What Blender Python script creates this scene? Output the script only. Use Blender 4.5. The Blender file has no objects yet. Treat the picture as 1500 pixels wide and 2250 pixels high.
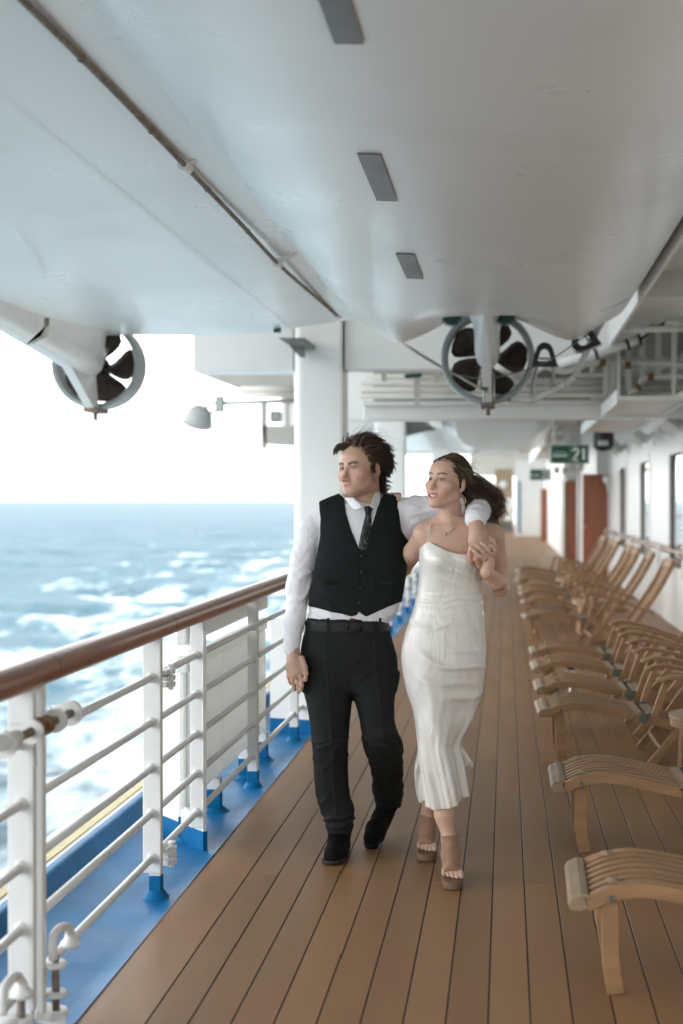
import bpy, bmesh, math, random
import numpy as np
from mathutils import Vector, Matrix, Euler
random.seed(7); np.random.seed(7)
R = math.radians
SC = bpy.context.scene
COL = SC.collection

# ------------------------------------------------------------------ camera
F_PX = 3125.0                      # 50 mm lens on a 36 mm tall frame, in pixels of the 1500 x 2250 photograph
CAM_H = 1.55
YAW, PITCH = R(6.571), R(0.458)
cam_data = bpy.data.cameras.new('camera')
cam_data.lens = 50; cam_data.sensor_fit = 'VERTICAL'; cam_data.sensor_height = 36; cam_data.sensor_width = 24
cam_data.clip_start = 0.05; cam_data.clip_end = 60000
cam_data.dof.use_dof = True; cam_data.dof.focus_distance = 6.05; cam_data.dof.aperture_fstop = 2.0
cam = bpy.data.objects.new('camera', cam_data); COL.objects.link(cam)
cam.location = (0, 0, CAM_H); cam.rotation_euler = (R(90) - PITCH, 0, YAW)
SC.camera = cam
CAM_R = np.array(Euler((R(90) - PITCH, 0, YAW)).to_matrix())
CAM_P = np.array([0, 0, CAM_H])

# ------------------------------------------------------------------ sky, sun, exposure
world = bpy.data.worlds.new('World'); SC.world = world; world.use_nodes = True
wn = world.node_tree; wn.nodes.clear()
SUN_ELEV, SUN_AZ = R(48), R(100)      # sun stands behind the superstructure, the promenade lies in its shade
sky = wn.nodes.new('ShaderNodeTexSky'); sky.sky_type = 'NISHITA'; sky.sun_disc = False
sky.sun_elevation = SUN_ELEV; sky.sun_rotation = SUN_AZ
sky.air_density = 1.0; sky.dust_density = 1.2; sky.ozone_density = 1.0
hs = wn.nodes.new('ShaderNodeHueSaturation'); hs.inputs['Saturation'].default_value = 0.16
bg = wn.nodes.new('ShaderNodeBackground'); bg.inputs['Strength'].default_value = 0.15
wo = wn.nodes.new('ShaderNodeOutputWorld')
tint = wn.nodes.new('ShaderNodeMix'); tint.data_type = 'RGBA'; tint.blend_type = 'MULTIPLY'; tint.inputs['Factor'].default_value = 1; tint.inputs['B'].default_value = (1.0, .985, .955, 1)   # white hazy sky
wn.links.new(sky.outputs[0], hs.inputs['Color']); wn.links.new(hs.outputs[0], tint.inputs['A']); wn.links.new(tint.outputs['Result'], bg.inputs[0]); wn.links.new(bg.outputs[0], wo.inputs[0])
sun_d = bpy.data.lights.new('sun', 'SUN'); sun_d.energy = 1.0; sun_d.angle = R(15); sun_d.color = (1, .95, .88)
sun = bpy.data.objects.new('sun', sun_d); COL.objects.link(sun); sun.location = (60, -10, 80)
_sd = Vector((math.sin(SUN_AZ) * math.cos(SUN_ELEV), math.cos(SUN_AZ) * math.cos(SUN_ELEV), math.sin(SUN_ELEV)))
sun.rotation_euler = _sd.to_track_quat('Z', 'Y').to_euler()
SC.view_settings.view_transform = 'Standard'; SC.view_settings.look = 'None'
SC.view_settings.exposure = 2.80; SC.view_settings.gamma = 1.0
SC.view_settings.use_curve_mapping = False
SC.render.engine = 'CYCLES'; SC.cycles.use_denoising = True
SC.cycles.max_bounces = 8; SC.cycles.diffuse_bounces = 6; SC.cycles.glossy_bounces = 4

# ------------------------------------------------------------------ pixels to positions
def ray(px, py):
    d = np.array([(px - 750) / F_PX, (1125 - py) / F_PX, -1.0])
    return CAM_R @ d
def at(px, py, x=None, y=None, z=None):
    """Point on the pixel's ray that meets the plane X=x, Y=y or Z=z."""
    d = ray(px, py)
    if x is not None: t = (x - CAM_P[0]) / d[0]
    elif y is not None: t = (y - CAM_P[1]) / d[1]
    else: t = (z - CAM_P[2]) / d[2]
    return CAM_P + t * d
def proj(P):
    q = CAM_R.T @ (np.array(P) - CAM_P)
    return 750 + F_PX * q[0] / -q[2], 1125 - F_PX * q[1] / -q[2], -q[2]

# ------------------------------------------------------------------ materials
MATS = {}
def mat(name, col, rough=.5, metal=0, spec=.5, var=0, vscale=3, vstretch=(1, 1, 1), bump=0, bscale=40, bstretch=(1, 1, 1),
        objvar=0, coat=0, sheen=0, col2=None, aniso=0, sss=0, dirt=0, dirtcol=(.2, .12, .06), dscale=2.0, dthr=.62, rvar=0, crk=0, cscale=25, cstretch=(1, 1, 1)):
    m = bpy.data.materials.new(name); m.use_nodes = True; MATS[name] = m
    nt = m.node_tree; b = nt.nodes['Principled BSDF']; N = nt.nodes.new; L = nt.links.new
    b.inputs['Roughness'].default_value = rough; b.inputs['Metallic'].default_value = metal
    b.inputs['Specular IOR Level'].default_value = spec
    b.inputs['Coat Weight'].default_value = coat; b.inputs['Coat Roughness'].default_value = .08
    b.inputs['Sheen Weight'].default_value = sheen
    b.inputs['Anisotropic'].default_value = aniso
    b.inputs['Subsurface Weight'].default_value = sss
    if sss: b.inputs['Subsurface Radius'].default_value = (.010, .004, .002); b.inputs['Subsurface Scale'].default_value = 1.0
    tc = N('ShaderNodeTexCoord')
    def noise(scale, stretch, detail=4):
        mp = N('ShaderNodeMapping'); mp.inputs['Scale'].default_value = stretch
        L(tc.outputs['Object'], mp.inputs[0])
        n = N('ShaderNodeTexNoise'); n.inputs['Scale'].default_value = scale; n.inputs['Detail'].default_value = detail
        L(mp.outputs[0], n.inputs['Vector']); return n
    c2 = col2 or tuple(max(0, c * (1 - var)) for c in col)
    out = None
    if var or col2:
        n = noise(vscale, vstretch, 6)
        if objvar:
            oi = N('ShaderNodeObjectInfo'); ad = N('ShaderNodeVectorMath'); ad.operation = 'ADD'
            sc_ = N('ShaderNodeVectorMath'); sc_.operation = 'SCALE'; sc_.inputs['Scale'].default_value = 37.0
            cx = N('ShaderNodeCombineXYZ'); L(oi.outputs['Random'], cx.inputs[0]); L(oi.outputs['Random'], cx.inputs[1])
            L(cx.outputs[0], sc_.inputs[0]); L(n.inputs['Vector'].links[0].from_socket, ad.inputs[0]); L(sc_.outputs[0], ad.inputs[1])
            L(ad.outputs[0], n.inputs['Vector'])
        r = N('ShaderNodeValToRGB'); r.color_ramp.elements[0].position = .3; r.color_ramp.elements[1].position = .7
        r.color_ramp.elements[0].color = (*c2, 1); r.color_ramp.elements[1].color = (*col, 1)
        L(n.outputs[0], r.inputs[0]); out = r.outputs[0]
    else:
        rg = N('ShaderNodeRGB'); rg.outputs[0].default_value = (*col, 1); out = rg.outputs[0]
    if objvar:
        oi = N('ShaderNodeObjectInfo'); mr = N('ShaderNodeMapRange')
        mr.inputs['To Min'].default_value = 1 - objvar; mr.inputs['To Max'].default_value = 1 + objvar
        L(oi.outputs['Random'], mr.inputs[0])
        mx = N('ShaderNodeVectorMath'); mx.operation = 'SCALE'; L(out, mx.inputs[0]); L(mr.outputs[0], mx.inputs['Scale']); out = mx.outputs[0]
    if dirt:
        n = noise(dscale, (1, 1, 1), 8); r = N('ShaderNodeValToRGB')
        r.color_ramp.elements[0].position = dthr; r.color_ramp.elements[1].position = dthr + .12
        r.color_ramp.elements[0].color = (0, 0, 0, 1); r.color_ramp.elements[1].color = (dirt, dirt, dirt, 1)
        L(n.outputs[0], r.inputs[0])
        mx = N('ShaderNodeMix'); mx.data_type = 'RGBA'; mx.inputs['B'].default_value = (*dirtcol, 1)
        L(r.outputs[0], mx.inputs['Factor']); L(out, mx.inputs['A']); out = mx.outputs['Result']
    L(out, b.inputs['Base Color'])
    if rvar:
        n = noise(vscale * 1.7, vstretch, 5); mr = N('ShaderNodeMapRange'); mr.inputs['To Min'].default_value = max(.02, rough - rvar); mr.inputs['To Max'].default_value = rough + rvar
        L(n.outputs[0], mr.inputs[0]); L(mr.outputs[0], b.inputs['Roughness'])
    if bump:
        n = noise(bscale, bstretch, 4); bp = N('ShaderNodeBump'); bp.inputs['Strength'].default_value = bump; bp.inputs['Distance'].default_value = .004
        L(n.outputs[0], bp.inputs['Height']); L(bp.outputs[0], b.inputs['Normal'])
        if crk:
            n2 = noise(cscale, cstretch, 2); n2.inputs['Distortion'].default_value = 1.2; b2 = N('ShaderNodeBump'); b2.inputs['Strength'].default_value = crk; b2.inputs['Distance'].default_value = .02
            L(n2.outputs[0], b2.inputs['Height']); L(b2.outputs[0], bp.inputs['Normal'])
    return m

# ------------------------------------------------------------------ mesh building
class MB:
    def __init__(s): s.v = []; s.f = []
    def add(s, vs, fs):
        o = len(s.v); s.v += [tuple(map(float, p)) for p in vs]; s.f += [tuple(i + o for i in f) for f in fs]; return s
    def box(s, c, size, rot=None):
        hx, hy, hz = (a / 2 for a in size)
        vs = [Vector((x, y, z)) for x in (-hx, hx) for y in (-hy, hy) for z in (-hz, hz)]
        if rot is not None: M = rot if isinstance(rot, Matrix) else Euler(rot).to_matrix(); vs = [M @ v for v in vs]
        return s.add([v + Vector(c) for v in vs], [(0, 1, 3, 2), (4, 6, 7, 5), (0, 4, 5, 1), (2, 3, 7, 6), (0, 2, 6, 4), (1, 5, 7, 3)])
    def bb(s, x0, x1, y0, y1, z0, z1): return s.box(((x0 + x1) / 2, (y0 + y1) / 2, (z0 + z1) / 2), (abs(x1 - x0), abs(y1 - y0), abs(z1 - z0)))
    def beam(s, a, b, w, h, up=(0, 0, 1)):
        a = Vector(a); b = Vector(b); d = (b - a); L = d.length; d.normalize()
        u = Vector(up); r = d.cross(u)
        if r.length < 1e-4: r = d.cross(Vector((1, 0, 0)))
        r.normalize(); u = r.cross(d)
        M = Matrix((r, d, u)).transposed()
        return s.box((a + b) / 2, (w, L, h), M)
    def tube(s, pts, r, n=10, cap=True, flat=1.0, up=None):
        pts = [Vector(p) for p in pts]; k = len(pts); rs = r if hasattr(r, '__len__') else [r] * k
        o = len(s.v); vs = []; fs = []; prev = None
        for i, p in enumerate(pts):
            t = (pts[min(i + 1, k - 1)] - pts[max(i - 1, 0)]).normalized()
            if prev is None:
                a = Vector(up) if up else (Vector((0, 0, 1)) if abs(t.z) < .9 else Vector((1, 0, 0)))
                e1 = t.cross(a).normalized()
            else: e1 = (prev - t * prev.dot(t)).normalized()
            prev = e1; e2 = t.cross(e1)
            for j in range(n):
                an = 2 * math.pi * j / n
                vs.append(p + e1 * (math.cos(an) * rs[i]) + e2 * (math.sin(an) * rs[i] * flat))
        for i in range(k - 1):
            for j in range(n):
                fs.append((i * n + j, i * n + (j + 1) % n, (i + 1) * n + (j + 1) % n, (i + 1) * n + j))
        if cap: fs.append(tuple(range(n - 1, -1, -1))); fs.append(tuple((k - 1) * n + j for j in range(n)))
        return s.add(vs, fs)
    def cyl(s, a, b, r, n=14): return s.tube([a, b], r, n)
    def lathe(s, prof, c=(0, 0, 0), n=20, M=None):
        vs = []; fs = []; k = len(prof)
        for (r, z) in prof:
            for j in range(n):
                an = 2 * math.pi * j / n; v = Vector((r * math.cos(an), r * math.sin(an), z))
                if M is not None: v = M @ v
                vs.append(v + Vector(c))
        for i in range(k - 1):
            for j in range(n): fs.append((i * n + j, i * n + (j + 1) % n, (i + 1) * n + (j + 1) % n, (i + 1) * n + j))
        return s.add(vs, fs)
    def prism(s, poly, off):
        """poly: list of 3-D points in one plane, swept by the vector off."""
        n = len(poly); a = [Vector(p) for p in poly]; b = [p + Vector(off) for p in a]
        return s.add(a + b, [tuple(range(n - 1, -1, -1)), tuple(range(n, 2 * n))] + [(i, (i + 1) % n, n + (i + 1) % n, n + i) for i in range(n)])
    def grid(s, P, closed_u=False):
        """P: rows x cols array of points."""
        P = np.asarray(P); a, b = P.shape[:2]; fs = []
        for i in range(a - 1):
            for j in range(b if closed_u else b - 1):
                fs.append((i * b + j, i * b + (j + 1) % b, (i + 1) * b + (j + 1) % b, (i + 1) * b + j))
        return s.add(P.reshape(-1, 3), fs)
    def mesh(s, name, m, smooth=False):
        me = bpy.data.meshes.new(name); me.from_pydata(s.v, [], s.f); me.validate()
        bm = bmesh.new(); bm.from_mesh(me); bmesh.ops.recalc_face_normals(bm, faces=bm.faces); bm.to_mesh(me); bm.free()
        if m is not None: me.materials.append(MATS[m] if isinstance(m, str) else m)
        if smooth:
            me.polygons.foreach_set('use_smooth', [True] * len(me.polygons))
            if smooth == 'auto' and hasattr(me, 'set_sharp_from_angle'): me.set_sharp_from_angle(angle=R(40))
        return me
    def build(s, name, m, parent=None, smooth=False, bevel=0, org=None, solid=0):
        if org is not None:
            o_ = Vector(org); s.v = [tuple(Vector(p) - o_) for p in s.v]
        elif parent is not None:
            o_ = parent_org(parent); s.v = [tuple(Vector(p) - o_) for p in s.v]
        me = s.mesh(name, m, smooth); ob = bpy.data.objects.new(name, me); COL.objects.link(ob)
        if org is not None and parent is None: ob.location = org; ob['_o'] = list(map(float, org))
        if parent is not None: ob.parent = parent; ob['_o'] = list(parent_org(parent))
        if solid: md = ob.modifiers.new('solid', 'SOLIDIFY'); md.thickness = solid
        if bevel:
            md = ob.modifiers.new('bevel', 'BEVEL'); md.width = bevel; md.segments = 2; md.limit_method = 'ANGLE'; md.angle_limit = R(40)
        return ob
def parent_org(p):
    return Vector(p['_o']) if '_o' in p else Vector((0, 0, 0))
def tag(o, label=None, cat=None, group=None, kind=None):
    if label: o['label'] = label
    if cat: o['category'] = cat
    if group: o['group'] = group
    if kind: o['kind'] = kind
    return o
def thing(name, loc, label, cat, group=None):
    """Empty at the thing's base; child meshes are given in world coordinates and shifted to it."""
    o = bpy.data.objects.new(name, None); COL.objects.link(o); o.location = tuple(map(float, loc)); o['_o'] = list(map(float, loc)); o.empty_display_size = .2
    return tag(o, label, cat, group)
def copy_tree(o, parent=None):
    c = o.copy(); COL.objects.link(c); c.parent = parent
    for ch in list(o.children): copy_tree(ch, c)
    return c
def ip(x, xs, ys): return float(np.interp(x, xs, ys))
def smoothpts(pts, n=6):
    """Catmull-Rom through 3-D points."""
    P = [np.array(p, float) for p in pts]; P = [2 * P[0] - P[1]] + P + [2 * P[-1] - P[-2]]; out = []
    for i in range(1, len(P) - 2):
        for k in range(n):
            t = k / n
            out.append(.5 * ((2 * P[i]) + (-P[i-1] + P[i+1]) * t + (2*P[i-1] - 5*P[i] + 4*P[i+1] - P[i+2]) * t*t + (-P[i-1] + 3*P[i] - 3*P[i+1] + P[i+2]) * t**3))
    out.append(P[-2]); return out

# colours of the things themselves; the pipe recess has shade painted in
mat('deck_board', (.305, .157, .064), .48, var=.16, vscale=1.2, vstretch=(3, .35, 1), bump=.10, bscale=60, bstretch=(5, .25, 1), objvar=.11, rvar=.14, dirt=.4, dirtcol=(.18, .09, .04), dscale=1.3, dthr=.60)
mat('caulk', (.022, .020, .018), .6)
mat('blue_paint', (.004, .155, .37), .5, spec=.12, var=.35, vscale=2.2, bump=.35, bscale=14, rvar=.12, dirt=.5, dirtcol=(.012, .21, .42), dscale=3, dthr=.6)
mat('white_paint', (.78, .78, .76), .35, var=.05, vscale=2, bump=.10, bscale=30, dirt=.25, dirtcol=(.55, .46, .34), dscale=3.5, dthr=.68)
mat('white_chipped', (.80, .80, .78), .38, var=.04, vscale=4, bump=.35, bscale=22, dirt=.35, dirtcol=(.42, .30, .20), dscale=7, dthr=.70)
mat('cream_paint', (.72, .69, .58), .45, var=.12, vscale=3, bump=.2, bscale=20)
mat('yellow_paint', (.72, .58, .24), .5, var=.25, vscale=5)
mat('hull_gel', (.80, .795, .77), .30, coat=.08, var=.05, vscale=.8, bump=.02, bscale=3, dirt=.22, dirtcol=(.56, .52, .45), dscale=1.4, dthr=.60, rvar=.10)
mat('overhead_paint', (.68, .66, .60), .45, var=.08, vscale=1.5, dirt=.3, dirtcol=(.40, .28, .18), dscale=2.5, dthr=.66)
mat('pipe_paint', (.70, .68, .62), .4, var=.08, vscale=3, dirt=.6, dirtcol=(.36, .20, .08), dscale=4, dthr=.66)
mat('rail_wood', (.33, .12, .052), .32, var=.45, vscale=6, vstretch=(6, .5, 6), coat=.12, bump=.04, bscale=40, bstretch=(5, .3, 5))
mat("teak", (.365, .205, .096), .5, var=.35, vscale=5, vstretch=(.6, 4, 4), bump=.15, bscale=45, bstretch=(.3, 4, 4), objvar=.10)
mat('teak_grey', (.35, .245, .155), .6, var=.25, vscale=7, bump=.15, bscale=50, objvar=.12)
mat('verdigris', (.16, .19, .165), .45, metal=.6, var=.4, vscale=30)
mat('door_wood', (.34, .095, .030), .32, var=.4, vscale=3, vstretch=(5, 5, .4), coat=.3)
mat('steel', (.42, .41, .38), .35, metal=.9, var=.3, vscale=20)
mat('galvanised', (.50, .51, .49), .42, metal=.7, var=.25, vscale=14)
mat('bronze_dark', (.085, .058, .046), .5, metal=.35, var=.5, vscale=12)
mat('rust_steel', (.30, .25, .215), .55, metal=.5, var=.5, vscale=25, dirt=.7, dirtcol=(.20, .075, .025), dscale=18, dthr=.52)
mat('rust', (.26, .13, .06), .8, var=.5, vscale=30)
mat('anode_grey', (.19, .195, .19), .4, metal=.5, var=.3, vscale=6)
mat('nozzle_grey', (.36, .39, .39), .45, var=.15, vscale=6)
mat('black_rubber', (.012, .012, .012), .5)
mat('green_plastic', (.012, .10, .082), .4)
mat('sign_green', (.008, .085, .045), .35)
mat('sign_print', (.62, .66, .60), .5)
mat('rope', (.55, .48, .36), .8, var=.3, vscale=60)
mat('cable_grey', (.16, .16, .15), .5)
mat('tan_panel', (.40, .29, .18), .5, var=.2, vscale=1)
mat('lamp_white', (.72, .72, .68), .4)
mat('lamp_glass', (.55, .58, .56), .15)
mat('blue_stripe', (.10, .24, .36), .5)
mat('window_glass', (.62, .68, .67), .03, metal=.75, spec=1.0, coat=1.0); MATS['window_glass'].node_tree.nodes['Principled BSDF'].inputs['IOR'].default_value = 2.0
mat('gasket', (.03, .035, .033), .5)
mat('curtain', (.52, .52, .47), .8, var=.1, vscale=8, vstretch=(8, 8, .3))
mat('panel_white', (.86, .86, .83), .4, var=.03, vscale=2)
def _translucent(m):                                   # milky plastic sheet lit through from the sea side
    nt = m.node_tree; b = nt.nodes['Principled BSDF']; t = nt.nodes.new('ShaderNodeBsdfTranslucent'); t.inputs[0].default_value = (.86, .86, .83, 1); x = nt.nodes.new('ShaderNodeMixShader'); x.inputs[0].default_value = .35
    nt.links.new(b.outputs[0], x.inputs[1]); nt.links.new(t.outputs[0], x.inputs[2]); nt.links.new(x.outputs[0], nt.nodes['Material Output'].inputs[0])
_translucent(MATS['panel_white'])
mat('lamp_grey', (.40, .42, .42), .45, var=.1, vscale=6)
mat('platform_grey', (.42, .41, .37), .5, var=.15, vscale=3)
mat('recess_shade', (.30, .28, .235), .7, var=.25, vscale=3)  # shade of the recess behind the pipes, put into the colour
# =================================================================== SETTING
# ---- sea: a wave mesh that gets coarser with distance
SEA_Z = -16.0
def make_sea():
    ang = np.concatenate([np.linspace(-179, -40, 60)[:-1], np.linspace(-40, 16, 420)[:-1], np.linspace(16, 60, 50)])   # 0 = straight ahead, minus = to port
    rad = np.concatenate([np.geomspace(4, 60, 60)[:-1], np.geomspace(60, 1600, 520)[:-1], np.geomspace(1600, 45000, 60)])
    A, Rr = np.meshgrid(np.radians(ang), rad)
    X = Rr * np.sin(A); Y = Rr * np.cos(A); Z = np.zeros_like(X)
    rng = np.random.RandomState(3)
    dr = np.gradient(rad)[:, None] * np.ones_like(X)
    wind = math.radians(35)
    for i in range(46):
        lam = 3.0 * (70 / 3.0) ** (i / 45.0); th = wind + rng.normal(0, .55); k = 2 * math.pi / lam
        amp = .020 * lam ** .78 * (1 if lam < 45 else .6)
        fade = np.clip((lam / np.maximum(dr, 1e-3) - 2.2) / 3, 0, 1)
        ph = k * (X * math.cos(th) + Y * math.sin(th)) + rng.uniform(0, 6.28)
        s = np.sin(ph); Z += amp * .5 * fade * (s + .25 * np.cos(2 * ph))
    P = np.stack([X, Y, Z], -1)
    me = bpy.data.meshes.new('sea'); a, b = X.shape
    idx = np.arange(a * b).reshape(a, b)
    F = np.stack([idx[:-1, :-1], idx[:-1, 1:], idx[1:, 1:], idx[1:, :-1]], -1).reshape(-1, 4)
    me.vertices.add(a * b); me.vertices.foreach_set('co', P.reshape(-1))
    me.loops.add(F.size); me.loops.foreach_set('vertex_index', F.reshape(-1))
    me.polygons.add(len(F)); me.polygons.foreach_set('loop_start', np.arange(0, F.size, 4)); me.polygons.foreach_set('loop_total', np.full(len(F), 4))
    me.polygons.foreach_set('use_smooth', np.ones(len(F), bool)); me.update(); me.validate()
    if me.polygons[0].normal.z < 0: me.flip_normals()
    o = bpy.data.objects.new('sea', me); COL.objects.link(o); o.location = (0, 0, SEA_Z)
    m = bpy.data.materials.new('sea_water'); m.use_nodes = True; nt = m.node_tree; b_ = nt.nodes['Principled BSDF']; N = nt.nodes.new; L = nt.links.new
    tc = N('ShaderNodeTexCoord')
    def noi(scale, st, det=5, rough=.55):
        mp = N('ShaderNodeMapping'); mp.inputs['Scale'].default_value = st; L(tc.outputs['Object'], mp.inputs[0])
        n = N('ShaderNodeTexNoise'); n.inputs['Scale'].default_value = scale; n.inputs['Detail'].default_value = det; n.inputs['Roughness'].default_value = rough; L(mp.outputs[0], n.inputs[0]); return n.outputs[0]
    sep = N('ShaderNodeSeparateXYZ'); L(tc.outputs['Object'], sep.inputs[0])
    # foam churned up along the ship's side: thick near the hull, thinning outwards
    band = N('ShaderNodeMapRange'); L(sep.outputs[0], band.inputs[0]); band.inputs['From Min'].default_value = -130; band.inputs['From Max'].default_value = -15; band.inputs['To Min'].default_value = -.12; band.inputs['To Max'].default_value = .155
    f1 = noi(.065, (1, .5, 1), 7, .64); f2 = noi(.35, (1, .5, 1), 6, .65)
    ad = N('ShaderNodeMath'); ad.operation = 'ADD'; L(f1, ad.inputs[0]); L(band.outputs[0], ad.inputs[1])
    m2 = N('ShaderNodeMath'); m2.operation = 'MULTIPLY_ADD'; L(f2, m2.inputs[0]); m2.inputs[1].default_value = .42; L(ad.outputs[0], m2.inputs[2])
    rmp = N('ShaderNodeMapRange'); L(m2.outputs[0], rmp.inputs[0]); rmp.inputs['From Min'].default_value = .72; rmp.inputs['From Max'].default_value = .98; rmp.interpolation_type = 'SMOOTHSTEP'
    deep = N('ShaderNodeMix'); deep.data_type = 'RGBA'; L(noi(.03, (1, 1, 1)), deep.inputs['Factor']); deep.inputs['A'].default_value = (.015, .048, .070, 1); deep.inputs['B'].default_value = (.030, .082, .110, 1)
    mx = N('ShaderNodeMix'); mx.data_type = 'RGBA'; L(rmp.outputs[0], mx.inputs['Factor']); L(deep.outputs['Result'], mx.inputs['A']); mx.inputs['B'].default_value = (.48, .58, .62, 1)
    bp = N('ShaderNodeBump'); bp.inputs['Strength'].default_value = .7; bp.inputs['Distance'].default_value = .8
    L(noi(.7, (1, .6, 1), 6, .6), bp.inputs['Height'])
    nt.nodes.remove(b_); dif = N('ShaderNodeBsdfDiffuse'); glo = N('ShaderNodeBsdfGlossy'); fr = N('ShaderNodeFresnel'); fr.inputs['IOR'].default_value = 1.33
    L(mx.outputs['Result'], dif.inputs['Color']); L(bp.outputs[0], dif.inputs['Normal']); L(bp.outputs[0], glo.inputs['Normal']); L(bp.outputs[0], fr.inputs['Normal']); glo.inputs['Roughness'].default_value = .32
    # choppy water never turns into a full mirror: the waves hide each other at grazing angles
    cl = N('ShaderNodeMapRange'); L(fr.outputs[0], cl.inputs[0]); cl.inputs['From Max'].default_value = 1.0; cl.inputs['To Max'].default_value = .24
    inv = N('ShaderNodeMath'); inv.operation = 'SUBTRACT'; inv.inputs[0].default_value = 1; L(rmp.outputs[0], inv.inputs[1]); mu = N('ShaderNodeMath'); mu.operation = 'MULTIPLY'; L(cl.outputs[0], mu.inputs[0]); L(inv.outputs[0], mu.inputs[1])
    ms = N('ShaderNodeMixShader'); L(mu.outputs[0], ms.inputs[0]); L(dif.outputs[0], ms.inputs[1]); L(glo.outputs[0], ms.inputs[2]); L(ms.outputs[0], nt.nodes['Material Output'].inputs[0])
    me.materials.append(m)
    return tag(o, kind='structure')
make_sea()

# ---- the ship itself
WALL_X = 2.07
tag(MB().bb(-2.06, 16, -60, 110, -17.5, -.10).build('ship_hull', 'white_paint'), kind='structure')
tag(MB().bb(WALL_X + .35, 16, -60, 110, -.05, 30).build('superstructure', 'white_paint'), kind='structure')
tag(MB().bb(-5.6, WALL_X + .3, -60, 110, 6.8, 7.2).build('upper_deck', 'overhead_paint'), kind='structure')

# ---- deck of brown boards with black seams
deck = tag(MB().bb(-1.26, WALL_X, -6, 100, -.06, -.0035).build('deck', 'caulk'), kind='structure')
SEAM0, PW, GAP = -.0505, .1257, .0056
seams = [SEAM0 + PW * k for k in range(-8, 18)]
edges = [-1.27] + [s for s in seams if s < WALL_X - .03] + [WALL_X - .002]
_cache = {}
def plank(x0, x1, y0, y1):
    w, l = round(x1 - x0, 4), round(y1 - y0, 3)
    if (w, l) not in _cache:
        _cache[(w, l)] = MB().bb(-w / 2, w / 2, -l / 2, l / 2, -.003, 0).mesh('plank', 'deck_board')
    o = bpy.data.objects.new('plank', _cache[(w, l)]); COL.objects.link(o); o.location = ((x0 + x1) / 2, (y0 + y1) / 2, 0); o.parent = deck
    if w < .3:
        md = o.modifiers.new('bevel', 'BEVEL'); md.width = .0008; md.segments = 1
for i in range(len(edges) - 1):
    x0 = edges[i] + (GAP / 2 if i else 0); x1 = edges[i + 1] - (GAP / 2 if i < len(edges) - 2 else 0)
    y = 5.80 + 2.72 * ((i * 1 + 1) % 3) - 2.72 * 5; ys = [-5.9]
    if i == 0: ys = [-5.9, 14.4, 34.6, 60]
    else:
        while y < 60:
            if y > -5: ys.append(y)
            y += 2.72 * 3
        ys.append(60)
        ys = [v for k, v in enumerate(ys) if v < 32 or v == 60]
    for a, b in zip(ys[:-1], ys[1:]):
        plank(x0, x1, a + .0017, b - .0017)
tag(MB().bb(-1.26, WALL_X, 60, 99, -.003, 0).build('deck_far', 'deck_board', deck), kind='stuff')

# ---- blue waterway outside the boards, cream coaming with a yellow line outboard of it
ww = MB()
prof = [(-1.262, .003), (-1.275, -.004), (-1.34, -.012), (-1.60, -.016), (-1.76, -.010), (-1.80, .004), (-1.815, .045), (-1.86, .05), (-1.862, -.08)]
ys = np.linspace(-6, 100, 160)
ww.grid([[(x, y, z + .002 * math.sin(y * 3.1 + x * 9)) for (x, z) in prof] for y in ys])
tag(ww.build('waterway', 'blue_paint', smooth=True), kind='structure')
co = MB().bb(-2.055, -1.862, -6, 100, -.09, .035)
coam = tag(co.build('coaming', 'cream_paint', bevel=.01), kind='structure')
MB().bb(-1.945, -1.905, -6, 100, .030, .039).build('yellow_line', 'yellow_paint', coam)

# ---- the promenade wall with windows, frames and handrail
wall = thing('promenade_wall', (WALL_X, 20, 0), 'white steel deckhouse wall with big rounded windows on the right', 'wall')
WY = [17.75, 21.7, 25.65, 13.8, 9.85, 5.9]
WW, WZ0, WZ1 = 1.50, .66, 2.20
rows = sorted(WY); segs = []; y = -6
w = MB().bb(WALL_X, WALL_X + .3, -6, 28.9, 0, WZ0).bb(WALL_X, WALL_X + .3, -6, 28.9, WZ1, 3.32)
for c in rows:
    w.bb(WALL_X, WALL_X + .3, y, c - WW / 2, WZ0, WZ1); y = c + WW / 2
w.bb(WALL_X, WALL_X + .3, y, 28.9, WZ0, WZ1)
w.build('wall_plate', 'white_paint', wall)
def rrect(w_, h_, r, n=6):
    pts = []
    for (sx, sy, a0) in ((1, 1, 0), (-1, 1, 90), (-1, -1, 180), (1, -1, 270)):
        for k in range(n + 1):
            a = R(a0 + 90 * k / n); pts.append((sx * (w_ / 2 - r) + r * math.cos(a), sy * (h_ / 2 - r) + r * math.sin(a)))
    return pts
def rring(mb, c, w_, h_, r, t, x0, x1):
    """rounded ring in the YZ plane from x0 to x1"""
    o = rrect(w_, h_, r); i = rrect(w_ - 2 * t, h_ - 2 * t, max(.02, r - t)); n = len(o); vs = []; fs = []
    for x in (x0, x1):
        vs += [(x, c[0] + a, c[1] + b) for a, b in o] + [(x, c[0] + a, c[1] + b) for a, b in i]
    for k in range(n):
        j = (k + 1) % n
        fs += [(k, j, n + j, n + k), (2*n + k, 3*n + k, 3*n + j, 2*n + j), (k, 2*n + k, 2*n + j, j), (n + k, n + j, 3*n + j, 3*n + k)]
    mb.add(vs, fs)
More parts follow.
